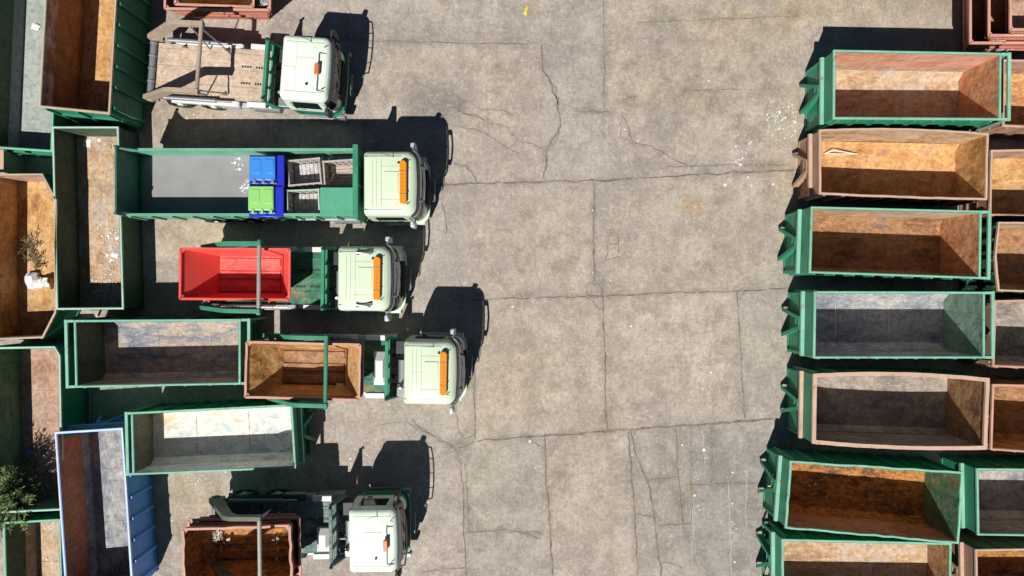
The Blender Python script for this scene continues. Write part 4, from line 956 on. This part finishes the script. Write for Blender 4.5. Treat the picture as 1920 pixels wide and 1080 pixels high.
# rust red skips standing on the ground at the top
(cx, cy), L, Wd = rim(309, -86, 507, 18, 1.55)
skip('skip', 'salmon red skip with scrap in it, at the top edge above the empty bed lorry', (cx, cy, 0), R(-.8), L, Wd, 3.0, 1.75, 1.5, 'salmon', 'salmon', 'pink_rail', 'in_brown', ribs=0)
(cx2, cy2), L2, W2 = rim(330, -70, 478, 12, 1.5)
skip('skip', 'smaller orange rusty skip nested inside the salmon red skip', (cx2, cy2, .06), R(-2), L2, W2, 2.2, 1.2, 1.44, 'salmon', 'in_orange', 'pink_rail', 'in_orange', ribs=2)
flecks('scrap_heap', [(492, -10, 16, 24, 170, 0), (492, -10, 16, 24, 60, 1)], 1.15, ['scrap', 'paper'], 'grey and white shredded scrap piled in the end of the salmon red skip', 'scrap', .03, .09, flat=.12)
sk = []
lab = ['outermost and lowest of three dark red skips in the top right corner', 'middle one of the three nested dark red skips in the top right corner', 'rightmost and highest of three dark red skips in the top right corner']
for q, (x0_, yb, z) in enumerate(((1819, 81, 2.0), (1854, 67, 2.5), (1894, 56, 3.0))):
    (cx, cy), L, Wd = rim(x0_, yb-205, x0_+210, yb, z)
    s_ = skip('skip', lab[q], (cx, cy, z-1.55-.45*(q == 0)+.0), 0, L, Wd, L-1.9, Wd-.5, 1.5+.45*(q == 0), 'salmon', 'in_brown' if q < 2 else 'in_salmon', 'pink_rail', group='nested dark red skips', ribs=2)
    sk.append((s_, L, Wd))
# lettering on the sides of the nested skips
def letters(text, parent, x, y, z, size, rx, sx=1):
    cu = bpy.data.curves.new('lettering', 'FONT'); cu.body = text; cu.size = size; cu.extrude = .004
    o = bpy.data.objects.new('tmp', cu); sc.collection.objects.link(o); bpy.context.view_layer.update()
    me = bpy.data.meshes.new_from_object(o.evaluated_get(bpy.context.evaluated_depsgraph_get())); bpy.data.objects.remove(o)
    me.materials.clear(); me.materials.append(M['white'])
    n = bpy.data.objects.new('lettering', me); sc.collection.objects.link(n); n.parent = parent; n.location = (x, y, z); n.rotation_euler = (rx, 0, 0); n.scale = (sx, 1, 1)
for q, (s_, L, Wd) in enumerate(sk):
    hh = 1.5+.45*(q == 0); z_ = hh*(.28 if q == 0 else .55); size = 1.25 if q == 0 else .62
    letters('GIB 5' if q == 0 else 'GIB', s_, -L/2+(1.15 if q == 0 else .35), -Wd/2+.25*(1-z_/hh)-.095, z_, size, math.pi/2+math.atan2(.25, hh), .36 if q == 0 else .6)

# ------------------------------------------------------------------ drop-side truck with bins
def dropside():
    root = thing('dropside_truck', 'long mint truck with an open green drop-side body carrying bins and crates', 'truck', (-5.5, 3.88, 0), 0)
    zt = cab(root, 'new'); lightbar(root, zt)
    chassis(root, -8.2, 1.6, None, rear=(-6.4, -5.05))
    ox, oy = -5.5, 3.88
    xr = P(266, 0, 1.3).x-ox; xf = P(664, 0, 3.0).x-ox
    yt = P(0, 279, 2.35).y-oy; yb = P(0, 404, 2.35).y-oy
    b = MB(); b.box(xr, xf, yb+.03, yt-.03, 1.12, 1.3)
    b.build('deck', 'truck_floor', root)
    for nm, ya, yb_, in_ in (('side_board', yt-.06, yt, 0), ('side_board', yb, yb+.06, 1)):
        b = MB(); b.box(xr-.25, xf, ya, yb_, 1.05, 2.3); b.box(xr-.28, xf, ya-.02, yb_+.02, 2.3, 2.36)
        s_ = 1 if in_ == 0 else -1; yo = yt if in_ == 0 else yb; x = xr
        while x < xf: b.prism([(x, yo, 1.05), (x+.1, yo, 1.05), (x+.1, yo+s_*.06, 1.05), (x, yo+s_*.06, 1.05)], (0, 0, 1.24)); x += .78
        b.build(nm, ['teal_dark' if 0 else 'mint_side'], root)
    b = MB(); hx = P(660, 0, 3.05).x-ox; ty = P(0, 272, 3.05).y-oy; by = P(0, 410, 3.05).y-oy
    b.box(xf+.0, xf+.1, by, ty, 1.1, 3.05); b.box(xf-.03, xf+.16, by-.02, ty+.02, 3.05, 3.12)
    for y in (by+.4, by+1.2, by+2.0): b.box(xf+.1, xf+.15, y, y+.1, 1.1, 3.04)
    b.build('headboard', 'green_b', root, .008)
    b = MB(); tx = P(219, 0, 2.95).x-ox; t0 = P(0, 276, 2.95).y-oy; t1 = P(0, 424, 2.95).y-oy
    # tall tailgate at the rear
    b.box(xr-.14, xr-.07, yb+.02, yt-.02, 1.1, 2.95); b.box(xr-.16, xr-.05, yb-.02, yb+.06, 1.0, 3.0); b.box(xr-.16, xr-.05, yt-.06, yt+.02, 1.0, 3.0)
    b.build('tailgate', 'teal_dark', root)
    b = MB(); b.box(xr-.10, xr+.03, yb+.06, yt-.06, 1.301, 1.42); b.build('rear_sill', 'teal_dark', root)
    b = MB(); b.prism([(xr-.1, yb+.05, 2.3), (xr-.1, yb+.05, 2.9), (xr+.12, yb+.05, 2.3)], (0, .06, 0)); b.cut(); b.prism([(xr-.1, yt-.1, 2.3), (xr-.1, yt-.1, 2.9), (xr+.5, yt-.1, 2.3)], (0, .06, 0)); b.pieces('tailgate_bracket', 'mint_side', root)
    b = MB()
    for k, x in enumerate((-3.0, -1.2, -2.1)): b.cut(); b.box(x, x+.7, yb-.05, yb-.002, .75, 1.03)
    b.pieces('side_guard', 'silver', root)
    return root
M['mint_side'] = paint('faded_green_side', (.12, .33, .22), .3, .35, rough=.55)
dropside()
Z0 = 1.305
def at(px, py, z): p = P(px, py, z); return (p.x, p.y)
def stillage(label, px, py, w_, d_, h, rz, frame, sheet, axis=0, z0=Z0):
    x, y = at(px, py, z0+h); root = thing('steel_crate', label, 'crate', (x, y, z0), R(rz), 'steel crates on the long truck')
    b = MB(); 
    for sx in (-1, 1):
        for sy in (-1, 1): b.box(sx*w_/2-.04, sx*w_/2+.04, sy*d_/2-.04, sy*d_/2+.04, 0, h)
    for sy in (-1, 1): b.box(-w_/2+.04, w_/2-.04, sy*d_/2-.03, sy*d_/2+.03, h-.07, h-.005)
    for sx in (-1, 1): b.box(sx*w_/2-.03, sx*w_/2+.03, -d_/2+.04, d_/2-.04, h-.07, h-.005)
    b.build('frame', frame, root, .008)
    for sy in (-1, 1):
        b = MB(); n = 9
        for i in range(n):
            u0 = -w_/2+.04+(w_-.08)*i/n; u1 = u0+(w_-.08)/n; yy = sy*d_/2+(.012 if i % 2 else -.012); b.box(u0, u1-.001, yy-.008, yy+.008, .1, h-.07)
        b.build('side_panel', [sheet], root)
    for sx in (-1, 1):
        b = MB(); n = 8
        for i in range(n):
            u0 = -d_/2+.04+(d_-.08)*i/n; u1 = u0+(d_-.08)/n; xx = sx*w_/2+(.012 if i % 2 else -.012); b.box(xx-.008, xx+.008, u0, u1-.001, .1, h-.07)
        b.build('side_panel', [sheet], root)
    b = MB(); b.box(-w_/2+.03, w_/2-.03, -d_/2+.03, d_/2-.03, .08, .1); n = 7
    for i in range(n):
        if axis == 0: u = -w_/2+.06+(w_-.12)*i/n; b.box(u, u+(w_-.12)/n*.78, -d_/2+.05, d_/2-.05, .101, .13)
        else: u = -d_/2+.06+(d_-.12)*i/n; b.box(-w_/2+.05, w_/2-.05, u, u+(d_-.12)/n*.78, .101, .13)
    b.build('base', sheet, root)
stillage('pale steel crate beside the blue lidded bin on the long truck', 570, 322, 1.22, .94, .8, 5, 'crate_r', 'crate_w')
stillage('dull green framed steel crate beside the green lidded bin on the long truck', 568, 379, 1.2, .92, .85, 2, 'mint_rail', 'crate_w')
stillage('rusty steel crate against the headboard of the long truck', 637, 325, 1.2, .98, .9, 4, 'crate_r', 'crate_r', 1)
x, y = at(632, 378, 2.4)
bx = thing('steel_box', 'closed green steel box with flat lid on the long truck', 'box', (x, y, Z0), 0)
b = MB(); b.box(-.62, .62, -.5, .5, 0, 1.06); b.build('box_body', 'crate_t', bx, .01)
b = MB(); b.box(-.64, .64, -.53, .53, 1.06, 1.1); b.box(-.12, -.1, -.12, .1, 1.101, 1.115); b.box(-.12, .05, -.02, 0, 1.101, 1.115)
for sx in (-.42, .42):
    for sy in (-.38, .38): b.box(sx-.15, sx+.15, sy-.012, sy+.012, 1.101, 1.108)
b.build('lid', 'crate_t', bx, .008)
def bin_(label, px, py, body, lid, dx=0):
    zt = 2.45; x, y = at(px, py, zt); r = thing('wheeled_bin', label, 'bin', (x, y, Z0), 0, 'wheeled bins on the long truck')
    b = MB(); h = zt-Z0-.12
    b.hexa([(-.45, -.40, .12), (.45, -.40, .12), (.45, .40, .12), (-.45, .40, .12), (-.62, -.58, h), (.62, -.58, h), (.62, .56, h), (-.62, .56, h)])
    b.box(-.66, .66, -.62, .60, h, h+.05); b.build('bin_body', body, r, .03, True)
    b = MB(); b.box(-.60+dx, .36+dx, -.38, .54, h+.05, h+.19)
    ld = b.build('lid', lid, r, .035, True, seg=3)
    b = MB()
    for sx in (-.36, .12): b.cut(); b.box(sx+dx-.14, sx+dx+.2, -.12, .42, h+.175, h+.21)
    b.pieces('lid_panel', lid, ld, .02, True)
    b = MB()
    for sx in (-.42, -.08, .26): b.cut(); b.box(sx+dx-.04, sx+dx+.06, -.50, -.34, h+.06, h+.22); b.tube([(sx+dx-.1, -.47, h+.14), (sx+dx+.14, -.47, h+.14)], .025, 8)
    b.pieces('hinge', 'steelgrey' if lid == 'binlid' else lid, r, .01)
    for sx in (-.4, .4):
        for sy in (-.32, .32):
            b = MB(); b.disc((sx, sy, .075), (0, 1, 0), .075, .075, .05, 14); b.build('castor', 'rubber', r)
bin_('dark blue wheeled bin with bright blue lid on the long truck', 499, 320, 'binblue', 'binlid')
bin_('dark blue wheeled bin with light green lid on the long truck', 498, 376, 'binblue', 'bingreen', -.04)
flecks('deck_spatter', [(465, 350, 14, 14, 60, 0), (445, 310, 12, 20, 22, 0), (470, 375, 8, 20, 14, 0)], 1.303, ['paper'], 'white droppings spattered on the grey deck of the long truck', 'spatter', .012, .05, flat=.002)
flecks('container_debris', [(208, 445, 20, 20, 60, 0), (210, 500, 24, 40, 160, 1), (190, 545, 32, 25, 130, 1), (200, 475, 30, 60, 60, 0), (200, 545, 30, 18, 30, 0), (180, 265, 20, 6, 10, 0)], .21, ['paper', 'leafscrap'], 'straw and paper debris on the floor of the low dark green container', 'debris', .012, .06)
flecks('container_debris', [(70, 880, 38, 60, 150, 1), (75, 900, 34, 60, 40, 0), (90, 1010, 22, 50, 20, 0)], .21, ['paper', 'leafscrap'], 'dead leaves and bits under the shrub in the left edge container', 'debris', .015, .06)
flecks('skip_debris', [(405, 1010, 26, 22, 90, 1), (385, 1050, 20, 26, 60, 1), (400, 1005, 20, 14, 30, 0), (520, 1030, 10, 30, 30, 1)], 1.72, ['paper', 'leafscrap'], 'charred rubbish scraps on the floor of the battered skip on the lowest lorry', 'debris', .02, .09, flat=.15)

flecks('container_debris', [(1560, 818, 30, 8, 26, 0), (1700, 830, 60, 6, 20, 0), (1790, 800, 20, 20, 20, 1)], .21, ['dryleaf', 'leafscrap'], 'dark crumbs of rust and dirt on the floor of the rust rimmed bulging container', 'debris', .015, .06)
flecks('container_debris', [(1780, 185, 16, 20, 40, 1), (1600, 205, 40, 8, 20, 0), (1700, 160, 60, 14, 14, 1)], .21, ['dryleaf', 'leafscrap'], 'pale crumbs on the floor of the topmost near green container', 'debris', .012, .045)
flecks('container_debris', [(1560, 940, 40, 30, 40, 0), (1690, 960, 40, 20, 40, 0), (1530, 900, 30, 20, 16, 1)], .21, ['dryleaf', 'paper'], 'scraps on the mottled floor of the dented askew green container', 'debris', .012, .05)
flecks('container_debris', [(520, 815, 20, 8, 20, 0), (330, 870, 40, 6, 20, 0), (400, 850, 60, 10, 12, 1)], .61, ['dryleaf', 'paper'], 'bits lying on the bright scoured floor of the slightly turned green container', 'debris', .01, .04)
# loose things
def sheetish(name, label, cat, px, py, z, w_, d_, h, rz, mat, group=None, crumple=.02):
    x, y = at(px, py, z+h); b = MB(); n = 5; top = []; 
    rn = random.Random(int(px*7+py))
    vs = []; 
    for j in range(n):
        for i in range(n):
            e = (i in (0, n-1) or j in (0, n-1))
            vs.append(((i/(n-1)-.5)*w_+rn.uniform(-crumple, crumple), (j/(n-1)-.5)*d_+rn.uniform(-crumple, crumple), h*(.55 if e else 1)+rn.uniform(-crumple, crumple)*.6))
    vb = [(x_, y_, 0) for x_, y_, z_ in vs]; k = n*n
    fs = [(j*n+i, j*n+i+1, (j+1)*n+i+1, (j+1)*n+i) for j in range(n-1) for i in range(n-1)]; fs += [tuple(k+q for q in f[::-1]) for f in fs]
    edge = [i for i in range(n)]+[j*n+n-1 for j in range(1, n)]+[(n-1)*n+i for i in range(n-2, -1, -1)]+[j*n for j in range(n-2, 0, -1)]
    for a, c in zip(edge, edge[1:]+edge[:1]): fs.append((a, c, k+c, k+a))
    b.add(vs+vb, fs); o = b.build(name, mat, None); o.location = (x, y, z); o.rotation_euler = (0, 0, R(rz)); tag(o, label, cat, group); return o
sheetish('plastic_sack', 'crumpled white plastic sack beside a cardboard box in the orange rusted container', 'sack', 56, 526, .2, .52, .68, .3, 5, 'bagwhite', None, .06)
sheetish('cardboard_box', 'open cardboard box full of white litter beside the white sack', 'box', 80, 531, .2, .5, .45, .28, -6, 'card', None, .01)
sheetish('paper_pile', 'white papers heaped on top of the cardboard box', 'paper', 79, 530, .49, .4, .36, .07, 10, 'paper', None, .05)
sheetish('plastic_bottle', 'flattened pale yellow bottle lying alone on the concrete at the top middle', 'bottle', 987, 18, .005, .14, .42, .06, -12, 'yellow', None, .012)
sheetish('cardboard_sheet', 'small pale card lying on the skip floor of the furthest lorry', 'card', 637, 726, 1.48, .28, .3, .02, -3, 'paper', None, .01)
sheetish('paper_sheet', 'white sheet leaning in the top left container floor shadow', 'paper', 66, 50, .21, .34, .24, .05, -10, 'paper', None, .03)
sheetish('paper_sheet', 'pale paper at the upper end of the low dark green container', 'paper', 163, 268, .21, .3, .34, .02, 2, 'paper')
sheetish('paper_sheet', 'cream paper square beside the tailgate of the long truck', 'paper', 202, 277, .21, .26, .22, .02, 12, 'card')
sheetish('paper_sheet', 'white torn paper near the lower end of the low dark green container', 'paper', 215, 478, .21, .3, .2, .04, -20, 'paper')
sheetish('blue_wrapper', 'blue plastic wrapper lying among dead leaves by the shrub', 'wrapper', 52, 850, .21, .16, .24, .05, 30, 'binlid')
sheetish('toolbox', 'white flat box standing behind the headboard of the lorry nosed furthest out', 'box', 711, 692, 1.23, .52, 1.28, .55, 0, 'white', None, .002)
sheetish('toolbox', 'white flat box behind the headboard of the lowest lorry', 'box', 604, 1015, 1.23, .48, .9, .35, 0, 'white', None, .002)
p_ = P(1451, 903, 1.2); b = MB(); b.box(p_.x-.22, p_.x+.05, p_.y-.22, p_.y-.17, 1.1, 1.16); b.bar((p_.x-.05, p_.y-.2, 1.13), (p_.x+.08, p_.y+.12, 1.2), .06, .05); b.bar((p_.x+.08, p_.y+.12, 1.2), (p_.x-.02, p_.y+.28, 1.2), .06, .05)
tag(b.build('hook_latch', 'yellow', None, .01), 'bent yellow steel latch hanging on the end of the dented askew green container', 'latch')
# fallen steel angle in the rusted tan container
b = MB(); p0, p1, p2 = P(1546, 288, .28), P(1563, 282, .42), P(1607, 289, .26)
b.bar(p0, p1, .04, .03); b.bar(p1, p2, .04, .03); b.bar(p0, p2, .03, .03)
tag(b.build('bent_strip', 'white'), 'bent white metal strip lying on the orange floor of the fully rusted container', 'scrap metal')
# steel post behind the left containers
b = MB(); a_, c_ = P(4, 282, 1.2), P(4, 322, 1.2); b.box(a_.x-.12, a_.x+.06, c_.y, a_.y, 0, 1.2); b.box(a_.x-.16, a_.x+.1, c_.y-.03, a_.y+.03, 1.2, 1.26)
tag(b.build('steel_post', 'rust_rail', None, .01), 'cream coloured steel post at the left edge between two containers', 'post')
b = MB(); a_, c_ = P(168, 735, .15), P(168, 795, .15); b.box(a_.x-.05, a_.x+.05, c_.y, a_.y, .0, .14); b.box(a_.x-.025, a_.x+.025, c_.y+.03, a_.y+.12, .14, .18)
tag(b.build('steel_beam', 'steelgrey', None, .01), 'short grey steel beam lying in the shade above the blue container', 'beam')

# ------------------------------------------------------------------ vegetation
def leaf(b, c, d, l, w_, m=0):
    d = d.normalized(); s_ = d.cross(Vector((random.uniform(-.4, .4), random.uniform(-.4, .4), 1))).normalized()*w_/2; up = Vector((0, 0, l*.08))
    b.add([c, c+d*l*.45+s_+up, c+d*l, c+d*l*.45-s_+up], [(0, 1, 2, 3)], m)
def shrub(name, label, x, y, z0, h, rad, n, cat='shrub', spikes=40, ls=.13, lf='leaf', nl=34):
    root = thing(name, label, cat, (x, y, z0)); st = MB(); lv = MB(); sp = MB(); rn = random
    for i in range(n):
        a = rn.uniform(0, 6.283); el = rn.uniform(.15, 1.0); L = rad*rn.uniform(.75, 1.1)*math.cos(el*.9)+.05; top = Vector((math.cos(a)*L, math.sin(a)*L, h*rn.uniform(.55, 1.0)*math.sin(.35+el)))
        mid = Vector((top.x*.35, top.y*.35, top.z*.62)); pts = [Vector((rn.uniform(-.06, .06), rn.uniform(-.06, .06), 0)), mid, top]
        st.tube(pts, [.022*h/2, .013*h/2, .004], 5)
        for k in range(nl):
            t = .25+.75*(k/nl); p = mid.lerp(top, (t-.5)*2) if t > .5 else pts[0].lerp(mid, t*2)
            for q in range(2):
                d = Vector((rn.uniform(-1, 1), rn.uniform(-1, 1), rn.uniform(-.35, .5)))+(top-mid).normalized()*.5
                leaf(lv, p+Vector((rn.uniform(-.05, .05), rn.uniform(-.05, .05), rn.uniform(-.04, .04))), d, ls*rn.uniform(.7, 1.5), ls*.24)
        if i < spikes:
            d = (top-mid).normalized()+Vector((rn.uniform(-.3, .3), rn.uniform(-.3, .3), .1)); d.normalize(); e = top+d*rn.uniform(.15, .32)
            sp.cut(); sp.tube([top, top.lerp(e, .4), e], [.012, .02, .003], 5)
    st.build('stem', 'bark', root); lv.build('foliage', lf, root)
    if spikes: sp.pieces('flower_spike', 'spike', root)
    return root
shrub('buddleia_shrub', 'leafy green shrub with dry flower spikes at the lower left edge', -20.25, -8.35, 0, 2.6, 1.6, 190, spikes=90, ls=.16)
w1 = P(63, 470, .2)
shrub('weed', 'thin dry weed growing in the orange rusted container', w1.x, w1.y+.2, .2, .5, .5, 6, 'weed', 0, .17, 'dryleaf', 8)
w2 = P(62, 492, .2)
shrub('weed', 'low dry weed just above the white sack in the orange rusted container', w2.x+.1, w2.y, .2, .4, .45, 5, 'weed', 0, .17, 'dryleaf', 8)
